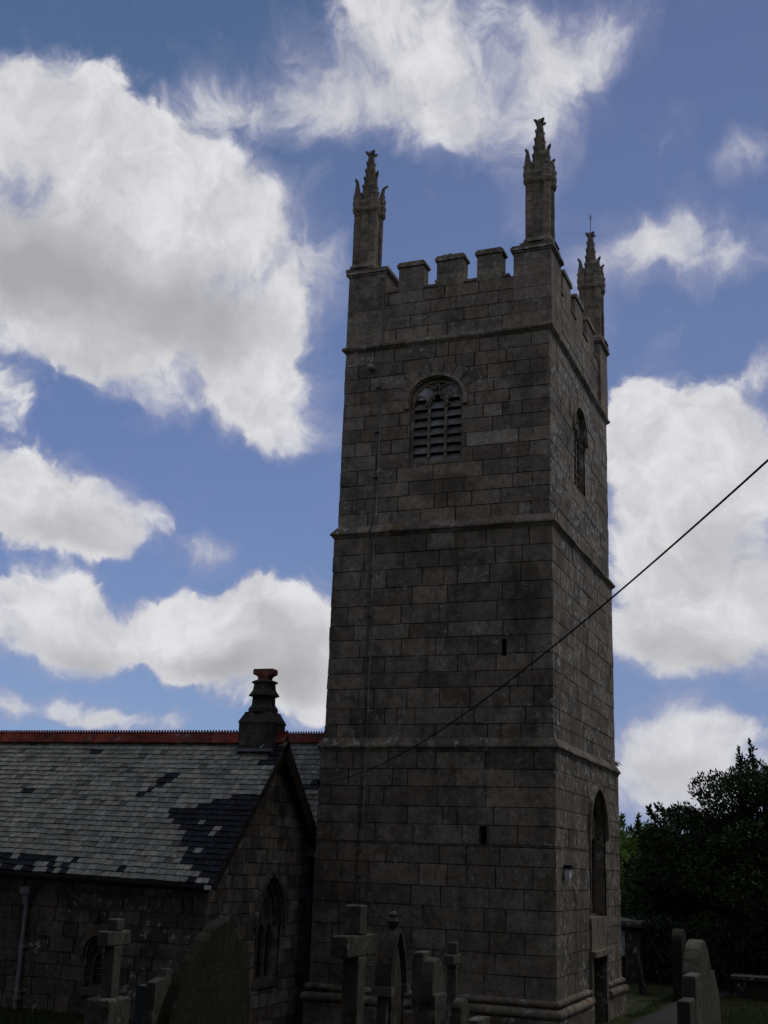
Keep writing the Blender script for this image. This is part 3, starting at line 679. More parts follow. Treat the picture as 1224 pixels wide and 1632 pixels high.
# slate roofs
def slate_roof(name, x0, x1, ye, ze, yr, zr, rows, ke, kr, patch=None, singles=(), base=(.285, .285, .235), sw=.175):
    m = MB(); rr = random.Random(33+rows)
    def P(x, t, h=0):
        ze_, zr_ = zx(x, ze, ke), zx(x, zr, kr)
        n_ = Vector((0, -(zr-ze), (yr-ye))).normalized() if yr > ye else Vector((0, (zr-ze), -(yr-ye))).normalized()
        return Vector((x, ye+(yr-ye)*t, ze_+(zr_-ze_)*t))+n_*h
    for r in range(rows):
        t0, t1 = r/rows, (r+1)/rows; x = x0-rr.uniform(0, sw)
        off = rr.uniform(-.004, .004)
        while x < x1:
            w = sw*rr.uniform(.75, 1.25); xa, xb = max(x+.006, x0), min(x+w-.006, x1); x += w
            if xb-xa < .02: continue
            xc, tcn = (xa+xb)/2, (t0+t1)/2
            k = rr.uniform(.75, 1.22); warm = rr.uniform(-.05, .09)
            c = (base[0]*k*(1+warm), base[1]*k, base[2]*k*(1-warm*.6))
            if rr.random() < .05: c = tuple(v*.55 for v in c)
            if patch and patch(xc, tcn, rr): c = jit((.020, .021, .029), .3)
            for sx_, st_, rx_, rt_ in singles:
                if abs(xc-sx_) < rx_ and abs(tcn-st_) < rt_: c = jit((.020, .021, .029), .3)
            lift = .026+rr.uniform(0, .014); d = rr.uniform(-.006, .006)/3
            a, b = P(xa, t0+d, lift), P(xb, t0+d+rr.uniform(-.001, .001), lift+rr.uniform(-.003, .003)); c1, c2 = P(xb, t1+.01, .004), P(xa, t1+.01, .004)
            a0, b0 = P(xa, t0+d, -.02), P(xb, t0+d, -.02)
            m.face([a, b, c1, c2] if yr > ye else [b, a, c2, c1], c); m.face([a0, b0, b, a], tuple(v*.8 for v in c)); m.face([a0, a, c2], c); m.face([b0, c1, b], c)
    # underlay slab
    q = [P(x0, .01, -.06), P(x1, .01, -.06), P(x1, 1, -.06), P(x0, 1, -.06)]; q2 = [P(x0, .01, -.12), P(x1, .01, -.12), P(x1, 1, -.12), P(x0, 1, -.12)]
    i = len(m.v); m.v += [tuple(p) for p in q+q2]
    for f in ((0, 1, 2, 3), (7, 6, 5, 4), (0, 4, 5, 1), (1, 5, 6, 2), (2, 6, 7, 3), (3, 7, 4, 0)): m.f.append(tuple(i+k for k in f)); m.c.append((.05, .05, .05))
    return m.build(name, M_slate, church)
import bisect
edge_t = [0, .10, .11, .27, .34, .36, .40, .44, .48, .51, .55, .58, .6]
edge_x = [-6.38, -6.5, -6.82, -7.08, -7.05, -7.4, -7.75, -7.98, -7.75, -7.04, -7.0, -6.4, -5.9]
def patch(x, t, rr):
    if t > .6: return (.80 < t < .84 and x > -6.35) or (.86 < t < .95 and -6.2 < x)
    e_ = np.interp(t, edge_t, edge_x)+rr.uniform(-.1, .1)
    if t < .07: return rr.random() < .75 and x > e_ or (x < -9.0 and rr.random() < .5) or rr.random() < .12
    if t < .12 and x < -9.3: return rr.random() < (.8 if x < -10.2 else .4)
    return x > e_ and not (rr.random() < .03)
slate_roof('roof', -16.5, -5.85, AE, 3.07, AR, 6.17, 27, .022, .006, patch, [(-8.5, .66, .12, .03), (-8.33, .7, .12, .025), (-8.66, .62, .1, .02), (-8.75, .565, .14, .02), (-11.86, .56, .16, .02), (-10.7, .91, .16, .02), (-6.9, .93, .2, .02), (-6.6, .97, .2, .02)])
slate_roof('roof', -16.5, -5.85, 2.1, 2.75, AR, 6.17, 27, .022, .006)
slate_roof('roof', -16.5, -5.58, .55, 3.68, 3.53, 6.70, 22, 0, 0, None, [(-6.6, .62, .3, .03), (-6.9, .58, .25, .03)], base=(.19, .20, .18))
slate_roof('roof', -16.5, -5.58, 6.5, 3.68, 3.53, 6.70, 22, 0, 0)
# bargeboards along the gable verge
m = MB()
def bar(p, q, w, h):
    p, q = Vector(p), Vector(q); d = (q-p); nrm = Vector((0, -d.z, d.y)).normalized()*(1 if d.y > 0 else -1)
    if nrm.z > 0: nrm = -nrm
    A_ = [p, q, q+nrm*h, p+nrm*h]; B_ = [v+Vector((-w, 0, 0)) for v in A_]; i = len(m.v); m.v += [tuple(v) for v in A_+B_]
    for f in ((0, 1, 2, 3), (7, 6, 5, 4), (0, 4, 5, 1), (1, 5, 6, 2), (2, 6, 7, 3), (3, 7, 4, 0)): m.f.append(tuple(i+k for k in f)); m.c.append((.03, .025, .02))
bar((-5.835, AE-.02, 3.05), (-5.835, AR, 6.19), .04, .13); bar((-5.835, 1.9, 2.95), (-5.835, AR, 6.19), .05, .32)
m.build('bargeboard', M_wood, church)
for a, b in (((XG, -.42, 4.98), (-5.86, -.22, 5.16)), ((XG, -1.36, 5.72), (-5.86, -1.16, 5.9))):
    m = MB(); m.box(a, b, (.03, .02, .02)); m.build('purlin', M_wood, church)
# ridge tiles with crested teeth
def ridge(y, z, x0, x1, k, name='ridge_tiles'):
    m = MB(); x = x0; rr = random.Random(int(z*10))
    while x < x1:
        xb = min(x+.46, x1); zz = zx(x, z, k); zb = zx(xb, z, k); c = jit((.23, .042, .023), .35); w, h = .17, .20
        if rr.random() < .15: c = (.15, .045, .03)
        for s_ in (-1, 1):
            A_ = [(x+.004, y+s_*w, zz-h+.16), (xb-.004, y+s_*w, zb-h+.16), (xb-.004, y+s_*.03, zb+.16), (x+.004, y+s_*.03, zz+.16)]
            m.face(A_ if s_ < 0 else A_[::-1], c)
            m.face([(p[0], p[1], p[2]-.02) for p in A_][:2]+[A_[1], A_[0]], c)
            m.face([(x+.004, y+s_*w, zz-h+.16), (x+.004, y+s_*.03, zz+.16), (x+.004, y, zz+.1)], c); m.face([(xb-.004, y+s_*w, zb-h+.16), (xb-.004, y, zb+.1), (xb-.004, y+s_*.03, zb+.16)], c)
        m.box((x+.003, y-.032, zz+.12), (xb-.003, y+.032, zb+.19), c)
        n = max(1, int((xb-x)/.075))
        for j in range(n):
            a = x+(j+.1)*(xb-x)/n; b = x+(j+.9)*(xb-x)/n; zt = zz+.185
            cc_ = (.18, .03, .03)
            for yy, o_ in ((y-.016, 1), (y+.016, -1)): 
                tri = [(a, yy, zt), (b, yy, zt), ((a+b)/2+.01, yy, zt+.07), ((a+b)/2-.01, yy, zt+.07)]; m.face(tri if o_ > 0 else tri[::-1], cc_)
            m.face([(a, y-.016, zt), ((a+b)/2-.01, y-.016, zt+.07), ((a+b)/2-.01, y+.016, zt+.07), (a, y+.016, zt)], cc_); m.face([(b, y+.016, zt), ((a+b)/2+.01, y+.016, zt+.07), ((a+b)/2+.01, y-.016, zt+.07), (b, y-.016, zt)], cc_)
        x = xb
    return m.build(name, M_clay, church)
ridge(AR, 6.19, -16.5, -5.86, .006); ridge(3.53, 6.70, -16.5, -5.58, 0)
# chimney stack on the aisle ridge
ch = sub_empty('chimney', church, (-6.53, AR, 0)); m = MB(); CS = (.075, .066, .055)
def sq(hw, z, hy=None):
    hy = hy or hw; return [(-hw, -hy, z), (hw, -hy, z), (hw, hy, z), (-hw, hy, z)]
for z0, z1 in ((5.7, 6.06), (6.065, 6.33), (6.335, 6.58)):
    m.rings([sq(.43, z0, .33), sq(.43, z1, .33)], jit(CS, .25))
m.rings([sq(.45, 6.58, .35), sq(.44, 6.62, .34), sq(.34, 6.80, .27), sq(.33, 6.84, .26)], jit(CS))
prof = [(.31, 6.84), (.31, 6.93), (.25, 7.02), (.24, 7.22)]
m.lathe([(r*1.1, z) for r, z in prof], 8, jit(CS), rot=math.pi/8)
m.lathe([(.36, 7.22), (.35, 7.25), (.27, 7.36), (.25, 7.50), (.31, 7.53), (.30, 7.56), (.18, 7.6)], 8, jit(CS), rot=math.pi/8)
m.build('stack', mat('sooty_stone', stain=.7, lichen=.35, moss=.3, bump=.5), ch)
m = MB(); m.lathe([(.13, 7.57), (.13, 7.62), (.17, 7.70)], 12, (.33, .09, .055)); 
pr = [(-.25, 7.72), (-.2, 7.71), (-.13, 7.66), (-.12, 7.58), (.12, 7.58), (.13, 7.66), (.2, 7.71), (.25, 7.72), (.26, 7.80), (.24, 7.85), (-.24, 7.85), (-.26, 7.80)]
m.prism(pr, .13, -.13, frame((0, 0, 0), (1, 0, 0), (0, 0, 1), (0, -1, 0)), (.2, .07, .05)); cp = m.build('chimney_pot', M_clay, ch)
m = MB(); m.box((-.5, -.42, 5.93), (.5, -.36, 5.99), (.3, .3, .3)); m.tube([(.18, -.40, 5.98), (.30, -.2, 6.2), (.36, -.13, 6.45)], .03, (.3, .3, .3), 6); m.build('flashing', M_lead, ch)
# gutter and downpipes
m = MB(); m.tube([(-16.5, AE-.06, zx(-16.5, 2.99, .022)), (-5.92, AE-.06, 2.99)], .06, (0, 0, 0), 8); m.build('gutter', M_iron, church)
m = MB(); m.box((-5.98, AE-.13, 2.97), (-5.88, AE-.02, 3.05), (.8, .8, .8)); m.build('gutter_end', M_white, church)
def downpipe(x, y, ztop, zbot, nx, ny, mt):
    d = sub_empty('downpipe', church); m = MB()
    m.tube([(x, y, ztop-.28), (x, y, zbot)], .045, (0, 0, 0), 10)
    for z in np.arange(zbot+.25, ztop-.4, 1.0): m.lathe([(.058, z-.04), (.06, z), (.058, z+.04)], 10, (0, 0, 0), x, y); m.box((x-.07, y-.02, z-.02), (x+.07, y+.12*ny+.02, z+.02), (0, 0, 0))
    m.build('pipe', mt, d)
    m = MB(); m.rings([[(x+a*w, y+b*w, z) for a, b in ((-1, -1), (1, -1), (1, 1), (-1, 1))] for w, z in ((.05, ztop-.36), (.06, ztop-.3), (.085, ztop-.16), (.115, ztop-.14), (.12, ztop), (.10, ztop+.005))], (0, 0, 0)); m.build('hopper', mt, d)
downpipe(-10.38, -4.12, 2.86, .4, 0, 1, M_pipe)
downpipe(-5.98, .62, 2.95, .1, 0, 0, mat('dark_painted_pipe', tone=False, col=(.07, .085, .10), bump=.1, rough=.55))
# windows
gothic_window(church, frG, G(-1.18), .60, 1.06, 2.25, 3.22, 3, .16, M_church, (.15, .125, .10))
w_ = gothic_window(church, frA, Afx(-8.62), .2, .95, 1.62, 1.92, 1, .15, M_church, (.11, .095, .075), hood=True, bars=3)

# ------------------------------------------------------------------ graves (broad faces look west, +X, as the tower's west face does)
GC = (.105, .098, .078)
def gravestone(name, label, cat, x, y, outline, th, base=None, tone=GC, mt=None, group=None, lean=0, rz=0, extra=None):
    z = gz(x, y)
    t = thing(name, label, cat, (x, y, z), group, rz)
    fr = frame((0, 0, 0), (0, 1, 0), (0, 0, 1), (1, 0, 0)); m = MB()
    bev = min(.02, th*.12); cy_ = sum(p[0] for p in outline)/len(outline); cz_ = sum(p[1] for p in outline)/len(outline)
    m.prism(outline, th/2, -th/2, fr, tone)
    s_ = m.build('slab', mt or M_grave, t)
    if lean: s_.rotation_euler = (0, lean, 0)
    bv = s_.modifiers.new('edge', 'BEVEL'); bv.width = .012; bv.segments = 2; bv.limit_method = 'ANGLE'
    w = s_.modifiers.new('weld', 'WELD'); w.merge_threshold = .0005; s_.modifiers.move(1, 0)
    if base:
        b = MB(); z0 = -.25
        for hw, hd, z1 in base:
            b.rings([[(a*(hd-o), c*(hw-o), zz) for a, c in ((-1, -1), (1, -1), (1, 1), (-1, 1))] for o, zz in ((0, z0), (0, z1-.02), (.02, z1))], jit(tone, .12)); z0 = z1-.001
        b.build('base', mt or M_grave, t)
    if extra: extra(t, fr, z)
    return t
def cross_poly(H, wS, span, a0, a1, taper=.0, z0=0.0):
    s_, w = span/2, wS/2
    return [(-w-taper, z0), (w+taper, z0), (w, a0), (s_, a0), (s_, a1), (w, a1), (w, H), (-w, H), (-w, a1), (-s_, a1), (-s_, a0), (-w, a0)]
def cross_stone(name, label, x, y, ztop, wS, span, a0, a1, th, base, z0=.0, tone=GC, group='stone crosses in the churchyard', lean=0):
    zg = gz(x, y); t = thing(name, label, 'cross', (x, y, zg), group); fr = frame((0, 0, 0), (0, 1, 0), (0, 0, 1), (1, 0, 0))
    H = ztop-zg; A0, A1 = a0-zg, a1-zg; w = wS/2
    m = MB(); col = jit(tone, .05)
    # shaft / head / arms as one continuous outline
    for q in (rect(-w, z0, w, A0), rect(-w, A1, w, H), rect(-span/2, A0, span/2, A1)):
        m.prism(q, th/2, -th/2, fr, col) if q is not None else None
    s_ = m.build('cross', M_grave, t)
    bm_ = s_.modifiers.new('edge', 'BEVEL'); bm_.width = .014; bm_.segments = 2
    w_ = s_.modifiers.new('weld', 'WELD'); w_.merge_threshold = .0004; s_.modifiers.move(1, 0)
    b = MB(); zz = -.25
    for hw, hd, z1 in base:
        b.rings([[(a*(hd-o), c*(hw-o), q) for a, c in ((-1, -1), (1, -1), (1, 1), (-1, 1))] for o, q in ((0, zz), (0, z1-.02), (.02, z1))], jit(tone, .12)); zz = z1-.001
    b.build('base', M_grave, t)
    if lean: s_.rotation_euler = (0, lean, 0)
    return t
# tall plain cross in the middle
cross_stone('stone_cross', 'tallest plain stone cross, lichened, standing before the tower’s left foot'.replace('’', "'"), 1.56, -14.73, 3.17, .20, .80, 2.69, 2.89, .17, [(.36, .32, .16), (.24, .2, .4)], z0=.39)
# small cross farther right
cross_stone('stone_cross', 'small thin stone cross just behind the round-headed headstone', 1.45, -11.27, 2.67, .10, .36, 2.41, 2.53, .12, [(.28, .25, .15), (.18, .16, .5)], z0=.49)
# left cross on a tall block
cross_stone('stone_cross', 'patchy pale stone cross on a rough block before the narrow church window', -1.21, -14.76, 2.91, .15, .46, 2.64, 2.79, .13, [(.26, .24, .35), (.2, .145, 1.03)], z0=1.02)
# gothic headstone with finial
def gothic_extra(t, fr, z):
    m = MB()
    o = pointed(0, .21, .0, 1.30, 1.84, 8)[2:]
    arch_ring(m, o, -.0, .04, .09, -.09, fr, (.075, .062, .05), .1)
    for s_ in (-1, 1):
        m.prism(rect(s_*.23-.05, 1.22, s_*.23+.05, 1.31), .11, -.11, fr, (.15, .14, .12)); m.prism(rect(s_*.23-.03, .45, s_*.23+.03, 1.22), .05, -.05, fr, (.075, .07, .058))
    m.build('arch_moulding', M_grave, t)
    m = MB(); m.lathe([(.05, 1.80), (.03, 1.86), (.05, 1.90), (.07, 1.94), (.05, 1.98), (.055, 2.01), (.02, 2.04)], 8, (.11, .10, .085)); m.build('finial', M_grave, t)
gravestone('gothic_headstone', 'slender dark pointed headstone with a knobbed finial and raised arch rim', 'headstone', 1.63, -13.87, pointed(0, .15, .3, 1.15, 1.70, 8), .13, [(.3, .16, .2), (.2, .12, .5)], tone=(.085, .073, .06), extra=gothic_extra)
# round-headed mossy stone on a block
gravestone('headstone', 'mossy round-shouldered headstone standing on a square granite block', 'headstone', 1.86, -13.23, [(-.2, 1.15), (.2, 1.15), (.2, 1.38), (.15, 1.5), (.05, 1.585), (-.04, 1.6), (-.13, 1.56), (-.18, 1.46), (-.2, 1.36)], .14, [(.24, .16, .5), (.18, .10, 1.24)])
gravestone('headstone', 'short square-topped headstone with a mossy cap, left of the round-shouldered one', 'headstone', 1.42, -12.33, [(-.16, 0), (.16, 0), (.16, 1.64), (-.16, 1.64)], .13, [(.26, .14, .2)])
gravestone('headstone', 'squat pale stump of stone right of the mossy round-shouldered headstone', 'headstone', 2.11, -13.0, [(-.15, 0), (.15, 0), (.15, 1.08), (.1, 1.16), (0, 1.19), (-.1, 1.16), (-.15, 1.1)], .11, None)
gravestone('kerb_stone', 'low pale flat-topped stone at the foot of the tower, rightmost of the middle graves', 'kerb stone', 2.03, -12.1, [(-.25, -.1), (.25, -.1), (.25, .95), (-.25, .95)], .16, None, tone=(.14, .13, .11))
gravestone('table_slab', 'low flat reddish slab between the pointed headstone and the round-shouldered one', 'grave slab', 1.33, -12.2, [(-.3, -.1), (.3, -.1), (.3, 1.0), (-.3, 1.0)], .14, None, tone=(.15, .105, .08))
gravestone('headstone', 'smooth blue-grey slate headstone behind the cross on the rough block', 'headstone', -1.35, -13.7, [(-.22, 0), (.22, 0), (.22, 1.14), (-.22, 1.14)], .12, None, tone=(.03, .037, .042), mt=mat('smooth_slate', bump=.15, rough=.6, stain=.2, var=.15))
gravestone('headstone', 'small stepped headstone with a white-lichened corner, left of the big pointed stone', 'headstone', .20, -16.1, [(-.17, 0), (.12, 0), (.12, 1.40), (.04, 1.405), (.0, 1.33), (-.17, 1.30)], .10, None, tone=(.08, .075, .06))
# big pointed mossy stone
pm = [(-.68, -.1), (.5, -.1), (.48, 1.0), (.44, 1.3), (.36, 1.50), (.24, 1.65), (.1, 1.75), (0, 1.79), (-.12, 1.75), (-.26, 1.67), (-.4, 1.55), (-.5, 1.42), (-.58, 1.28), (-.64, 1.1), (-.67, .8)]
gravestone('pointed_headstone', 'broad dark pointed headstone overgrown with moss before the church gable', 'headstone', 2.40, -19.19, pm, .085, None, tone=(.03, .026, .016), mt=M_mossrock, lean=rad(2))
# row on the right
RG = 'row of headstones seen end on'
gravestone('headstone', 'tall pale arch-topped headstone, tallest of the close row at the lower right', 'headstone', 5.16, -16.96, rounded(0, .42, -.1, 1.45, .40, 12), .11, None, group=RG, tone=(.125, .115, .09))
gravestone('headstone', 'square-shouldered headstone second in the row, just before the tall arch-topped one', 'headstone', 5.19, -17.47, rect(-.16, -.1, .16, 1.63), .09, None, group=RG, tone=(.15, .14, .12))
gravestone('headstone', 'low square headstone nearest the camera, first in the right-hand row', 'headstone', 5.20, -17.85, rect(-.13, -.1, .13, 1.49), .085, None, group=RG, tone=(.10, .09, .078))
gravestone('headstone', 'narrow shouldered headstone behind the tall arch-topped one, showing at its right', 'headstone', 5.11, -15.98, [(-.45, -.1), (.45, -.1), (.45, 1.15), (.36, 1.45), (.1, 1.64), (-.3, 1.68), (-.45, 1.5)], .09, None, group=RG, tone=(.13, .12, .10))
gravestone('headstone', 'tall dark headstone in the shade of the trees beyond the path', 'headstone', .85, 12.1, rounded(0, .5, -.1, 1.6, .4, 10), .3, None, mt=M_mossrock, tone=(.03, .026, .02))
gravestone('headstone', 'thin dark leaning slab before the low shed beyond the tower', 'headstone', -.55, 13.9, [(-.3, -.1), (.3, -.1), (.3, 1.15), (0, 1.35), (-.3, 1.2)], .12, None, tone=(.03, .03, .028), lean=rad(-9))
# table tomb
tt = thing('table_tomb', 'low flat-topped table tomb on the grass under the dark trees', 'tomb', (3.0, 13.6, gz(3.0, 13.6))); m = MB()
m.box((-.75, -.4, -.1), (.75, .4, .58), (.04, .038, .03)); m.build('chest', M_grave, tt)
m = MB(); m.box((-.85, -.5, .581), (.85, .5, .68), (.07, .068, .055)); m.build('top_slab', M_grave, tt)

# ------------------------------------------------------------------ shed beyond the tower
sh_ = thing('shed', 'low stone shed with a flat slate roof and pale blue door beyond the tower', 'shed', (-1.35, 18.1, .08), rz=rad(-8))
m = MB(); frs = frame((-1.9, -.9, 0), (1, 0, 0), (0, 0, 1), (0, -1, 0))
ashlar(m, frs, rect(0, -.2, 2.2, 1.75), rowset(-.2, 1.75, .3, cr), [rect(1.28, .1, 1.66, 1.62)], (), (.09, .08, .062), lmin=.3, lmax=.7, rng=cr, reveal=.3)
m.box((-1.88, -.6, -.2), (.28, 1.4, 1.74), (.08, .07, .06)); m.box((.28, -.9, -.2), (.3, 1.4, 1.74), (.08, .07, .06)); m.build('wall', M_church, sh_)
m = MB(); m.box((-2.2, -1.2, 1.76), (.5, 1.6, 1.86), (.07, .07, .07)); m.box((-2.15, -1.15, 1.861), (.45, 1.55, 1.95), (.16, .16, .14))
m.build('roof', M_trim, sh_)
m = MB(); m.prism(rect(1.28, .8, 1.66, 1.62), -.05, -.16, frs, (0, 0, 0)); m.build('door', M_blue, sh_)

# ------------------------------------------------------------------ overhead cable
m = MB(); A_ = Vector((-5.57, -.09, 5.36)); B_ = Vector((5.94, -18.49, 6.23)); pts = []
for i in range(81):
    t = i/60; p = A_.lerp(B_, t) if t <= 1 else A_+(B_-A_)*t; p = Vector(p); p.z -= 4*.5*t*(1-t); pts.append(p)
m.tube(pts, .008, (.02, .02, .02), 6)
m.box((-5.60, -.13, 5.30), (-5.53, -.05, 5.42), (.02, .02, .02))
tag(m.build('overhead_cable', M_iron), 'thin black cable sagging across the tower to its left foot', 'cable')
# fern on the string course corner
def leaves_mesh(name, centers, sizes, cols, mt, parent, seed, aspect=.35, up_bias=.3, dirs=None):
    rg = np.random.default_rng(seed); n = len(centers); d = rg.normal(size=(n, 3)); d[:, 2] += up_bias
    if dirs is not None: d = d*.55+dirs
    d /= np.linalg.norm(d, axis=1)[:, None]; s_ = np.cross(d, rg.normal(size=(n, 3))); s_ /= np.linalg.norm(s_, axis=1)[:, None]
    L_ = sizes[:, None]; a = centers; tip = centers+d*L_; mid = centers+d*L_*.5
    v = np.stack([a, mid+s_*L_*aspect*.5, tip, mid-s_*L_*aspect*.5], 1).reshape(-1, 3)
    me = bpy.data.meshes.new(name); me.vertices.add(4*n); me.vertices.foreach_set('co', v.astype(np.float32).ravel())
    me.loops.add(4*n); me.loops.foreach_set('vertex_index', np.arange(4*n, dtype=np.int32)); me.polygons.add(n)
    me.polygons.foreach_set('loop_start', np.arange(0, 4*n, 4, dtype=np.int32))
    me.update(calc_edges=True)
    at = me.color_attributes.new('tone', 'FLOAT_COLOR', 'CORNER'); c4 = np.ones((n, 4), dtype=np.float32); c4[:, :3] = cols; at.data.foreach_set('color', np.repeat(c4, 4, axis=0).ravel())
    me.materials.append(mt); o = bpy.data.objects.new(name, me); COL.objects.link(o); o.parent = parent; return o
def leaf_mat(name, trans):
    m_ = bpy.data.materials.new(name); m_.use_nodes = True; t = m_.node_tree; b = t.nodes['Principled BSDF']; at = t.nodes.new('ShaderNodeAttribute'); at.attribute_name = 'tone'
    t.links.new(at.outputs['Color'], b.inputs['Base Color']); b.inputs['Roughness'].default_value = .7; b.inputs['Specular IOR Level'].default_value = .15
    if trans:
        tr = t.nodes.new('ShaderNodeBsdfTranslucent'); t.links.new(at.outputs['Color'], tr.inputs[0]); mxs = t.nodes.new('ShaderNodeMixShader'); mxs.inputs[0].default_value = trans
        out = t.nodes['Material Output']; t.links.new(b.outputs[0], mxs.inputs[1]); t.links.new(tr.outputs[0], mxs.inputs[2]); t.links.new(mxs.outputs[0], out.inputs[0])
    return m_
M_yew = leaf_mat('yew_foliage', 0); M_leaf = leaf_mat('broad_foliage', .3)
def tree(name, label, x, y, H, R, base_h, seed, n, lsize, tone, mt, group, shoots=60, squash=1.0, bark=(.045, .035, .025)):
    rg = np.random.default_rng(seed); zg = gz(x, y); t = thing(name, label, 'tree', (x, y, zg), group)
    tk = MB(); tk.tube([(0, 0, -.2), (.05, .02, H*.25), (-.05, .05, H*.5), (0, 0, H*.85)], [R*.09, R*.07, R*.05, .03], bark, 9)
    for k in range(9):
        a = rg.uniform(0, 6.28); z = H*rg.uniform(.2, .65); l_ = R*rg.uniform(.5, .8)
        tk.tube([(0, 0, z), (l_*.5*math.cos(a), l_*.5*math.sin(a), z+l_*.25), (l_*math.cos(a), l_*math.sin(a), z+l_*.5)], [R*.035, R*.022, .02], bark, 6)
    tk.build('trunk', mat('bark', bump=.6, stain=.3), t, smooth=True)
    # clumps spread over a lumpy ellipsoid crown
    nc = 150; u = rg.normal(size=(nc, 3)); u /= np.linalg.norm(u, axis=1)[:, None]
    rr = rg.uniform(.2, 1.0, nc)**.45; cc_ = np.zeros((nc, 3)); hc = (H-base_h)/2
    cc_[:, 0] = u[:, 0]*rr*R*.9; cc_[:, 1] = u[:, 1]*rr*R*.9; cc_[:, 2] = base_h+hc+u[:, 2]*rr*hc*.86
    cr_ = rg.uniform(.12, .27, nc)*R
    pick = rg.integers(0, nc, n); off = rg.normal(size=(n, 3)); off /= np.linalg.norm(off, axis=1)[:, None]; off *= (rg.uniform(.25, 1, n)**.4)[:, None]*cr_[pick][:, None]; off[:, 2] *= .75*squash
    C_ = cc_[pick]+off; tn = np.array(tone)[None, :]*(rg.uniform(.45, 1.9, nc)[pick]*rg.uniform(.7, 1.35, n))[:, None]
    dr = u[pick]*.6
    # upswept shoots breaking the outline
    nk = n//5; ak = rg.uniform(0, 6.283, nk); rk = R*(.55+.5*rg.random(nk)**.5)
    C_ = np.vstack([C_, np.stack([rk*np.cos(ak), rk*np.sin(ak), rg.uniform(0, H*.28, nk)], 1)]); tn = np.vstack([tn, np.array(tone)[None, :]*rg.uniform(.5, 1.3, nk)[:, None]]); dr = np.vstack([dr, np.zeros((nk, 3))])
    SH, SC_, SD = [], [], []
    for k in range(shoots):
        j = rg.integers(0, nc)
        if u[j, 2] < -.2: continue
        p = cc_[j]+u[j]*cr_[j]*.8; dv = u[j]*.8+np.array([0, 0, rg.uniform(-.1, .35)]); dv /= np.linalg.norm(dv); ln = R*rg.uniform(.06, .15); m_ = 60
        tt_ = rg.uniform(0, 1, m_); q = p+dv*(tt_*ln)[:, None]+np.array([0, 0, 1])*((tt_**2)*ln*.3)[:, None]+rg.normal(size=(m_, 3))*(.05*R*.25*(1.2-tt_))[:, None]
        SH.append(q); SC_.append(np.array(tone)[None, :]*rg.uniform(.6, 1.3, m_)[:, None]); SD.append(np.repeat(dv[None, :]*1.0, m_, 0))
    if SH: C_ = np.vstack([C_]+SH); tn = np.vstack([tn]+SC_); dr = np.vstack([dr]+SD)
    leaves_mesh('crown', C_, rg.uniform(.6, 1.3, len(C_))*lsize, tn, mt, t, seed, .38, .25, dr)
    return t
YG = (.026, .042, .014)
tree('yew_tree', 'largest dark yew mass filling the right edge beyond the gravestones', 2.9, 19.8, 7.8, 4.7, -.8, 3, 130000, .17, YG, M_yew, 'dark yews beyond the tower', 90)
tree('yew_tree', 'lower dark yew sloping down towards the tower, left of the largest', .3, 21.6, 5.6, 3.2, -.5, 4, 50000, .15, YG, M_yew, 'dark yews beyond the tower', 70)
tree('yew_tree', 'dark yew at the frame edge, right of the largest one', 7.4, 22.0, 8.2, 4.2, -.3, 5, 60000, .17, YG, M_yew, 'dark yews beyond the tower', 60)
tree('broadleaf_tree', 'bright green leafy tree showing between the tower edge and the yews', -4.6, 33.0, 6.0, 3.6, -.3, 6, 26000, .22, (.09, .14, .03), M_leaf, 'green trees behind the yews', 50)
tree('yew_tree', 'low dark yew filling the gap between the two large ones', 3.6, 26.5, 6.0, 4.5, -.5, 15, 40000, .2, YG, M_yew, 'dark yews beyond the tower', 20)
tree('broadleaf_tree', 'low green tree behind the shed roof', -1.5, 27.5, 4.6, 3.2, -.5, 8, 22000, .2, (.055, .085, .02), M_leaf, 'green trees behind the yews', 40)
# fern tuft at the corner of the lower string course
ft = thing('fern_tuft', 'small green fern tuft growing on the string course corner of the tower', 'fern', (.05, 7.08, 6.36))
rgf = np.random.default_rng(2); cf = rgf.normal(size=(90, 3))*.035; cf[:, 2] = np.abs(cf[:, 2])*1.6
leaves_mesh('fronds', cf, rgf.uniform(.04, .09, 90), np.tile(np.array([[.07, .11, .03]]), (90, 1)), M_leaf, ft, 9, .3, .8)
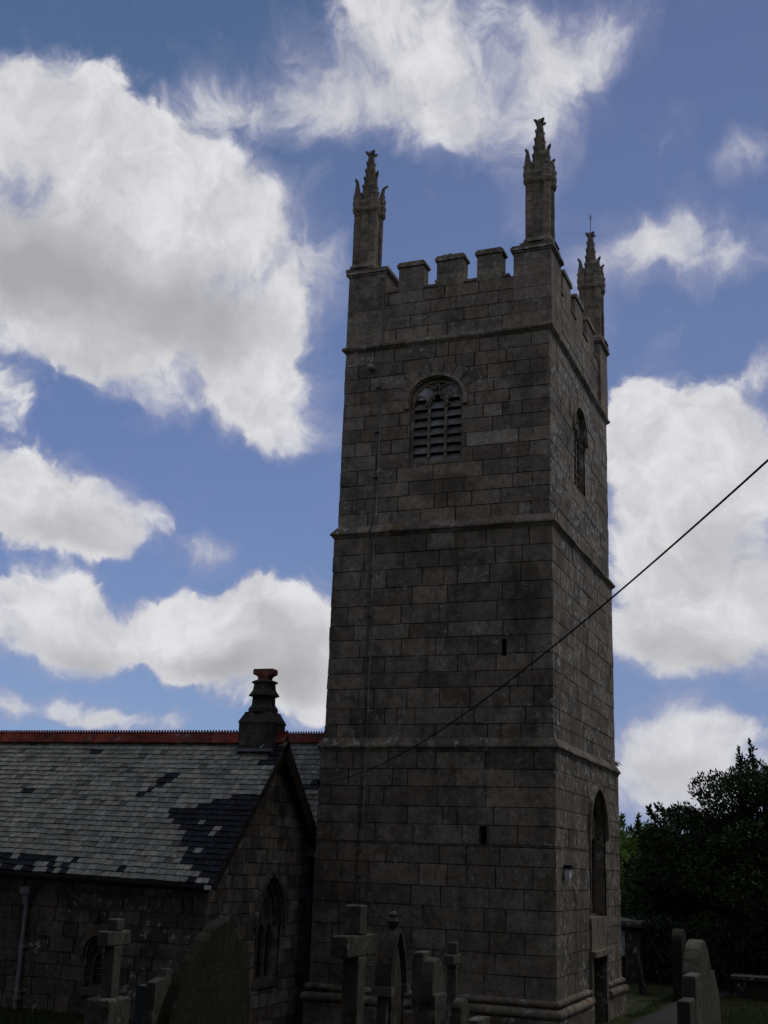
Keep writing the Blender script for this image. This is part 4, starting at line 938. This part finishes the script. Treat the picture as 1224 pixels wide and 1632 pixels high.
# grass blades on the near turf
rgg = np.random.default_rng(12); X = []; 
for (x0, x1, y0, y1, n) in ((-12.5, -4.5, -7.5, -4.1, 42000), (-5.5, 1.5, -4.5, -.3, 18000), (.3, 8, 6, 21, 60000)):
    X.append(np.stack([rgg.uniform(x0, x1, n), rgg.uniform(y0, y1, n), np.zeros(n)], 1))
X = np.vstack(X)
kp = [not (abs(p[0]-np.interp(p[1], [q[1] for q in pl], [q[0] for q in pl])) < .56) and not (-5.8 < p[0] < .25 and -.15 < p[1] < 7.3) for p in X]; X = X[np.array(kp)]
X[:, 2] = [gz(p[0], p[1])-.01 for p in X]
gcol = np.array([[.04, .06, .015]])*rgg.uniform(.6, 1.5, len(X))[:, None]; dry = rgg.random(len(X)) < .12; gcol[dry] = np.array([.12, .085, .035])
go = leaves_mesh('grass', X, rgg.uniform(.05, .13, len(X)), gcol, M_leaf, None, 14, .12, 2.2); go['kind'] = 'stuff'; go['label'] = 'rough green grass of the churchyard'; go['category'] = 'grass'

# unseen wood added behind and beside the viewpoint to shade the churchyard
rgw = np.random.default_rng(77); CC, TT = [], []
tkw = MB()
WP = []
for k in range(26):
    a = rad(100+k*(268-100)/25); dd = rgw.uniform(12, 18); WP.append((6.4+dd*math.sin(a), -26.5+dd*math.cos(a)))
for k in range(9): WP.append((21+rgw.uniform(0, 5), -24+k*5.0))
for k in range(9): WP.append((-25-k*1.2+rgw.uniform(-2, 2), -24+k*4.5))
for x, y in WP:
    H = rgw.uniform(17, 23); zg = gz(x, y); n = 3200; R_ = rgw.uniform(3.4, 4.6)
    u = rgw.normal(size=(n, 3)); u /= np.linalg.norm(u, axis=1)[:, None]; u *= (rgw.uniform(.3, 1, n)**.4)[:, None]
    CC.append(np.stack([x+u[:, 0]*R_, y+u[:, 1]*R_, zg+H*.52+u[:, 2]*H*.48], 1)); TT.append(np.array([[.04, .055, .018]])*rgw.uniform(.6, 1.4, n)[:, None])
CC = np.vstack(CC); TT = np.vstack(TT)
wd_ = leaves_mesh('shade_wood', CC, rgw.uniform(.7, 1.5, len(CC)), TT, M_yew, None, 5, .7, .1); wd_['kind'] = 'stuff'; wd_['label'] = 'unseen dark wood added to shade the churchyard'; wd_['category'] = 'shade_wood'
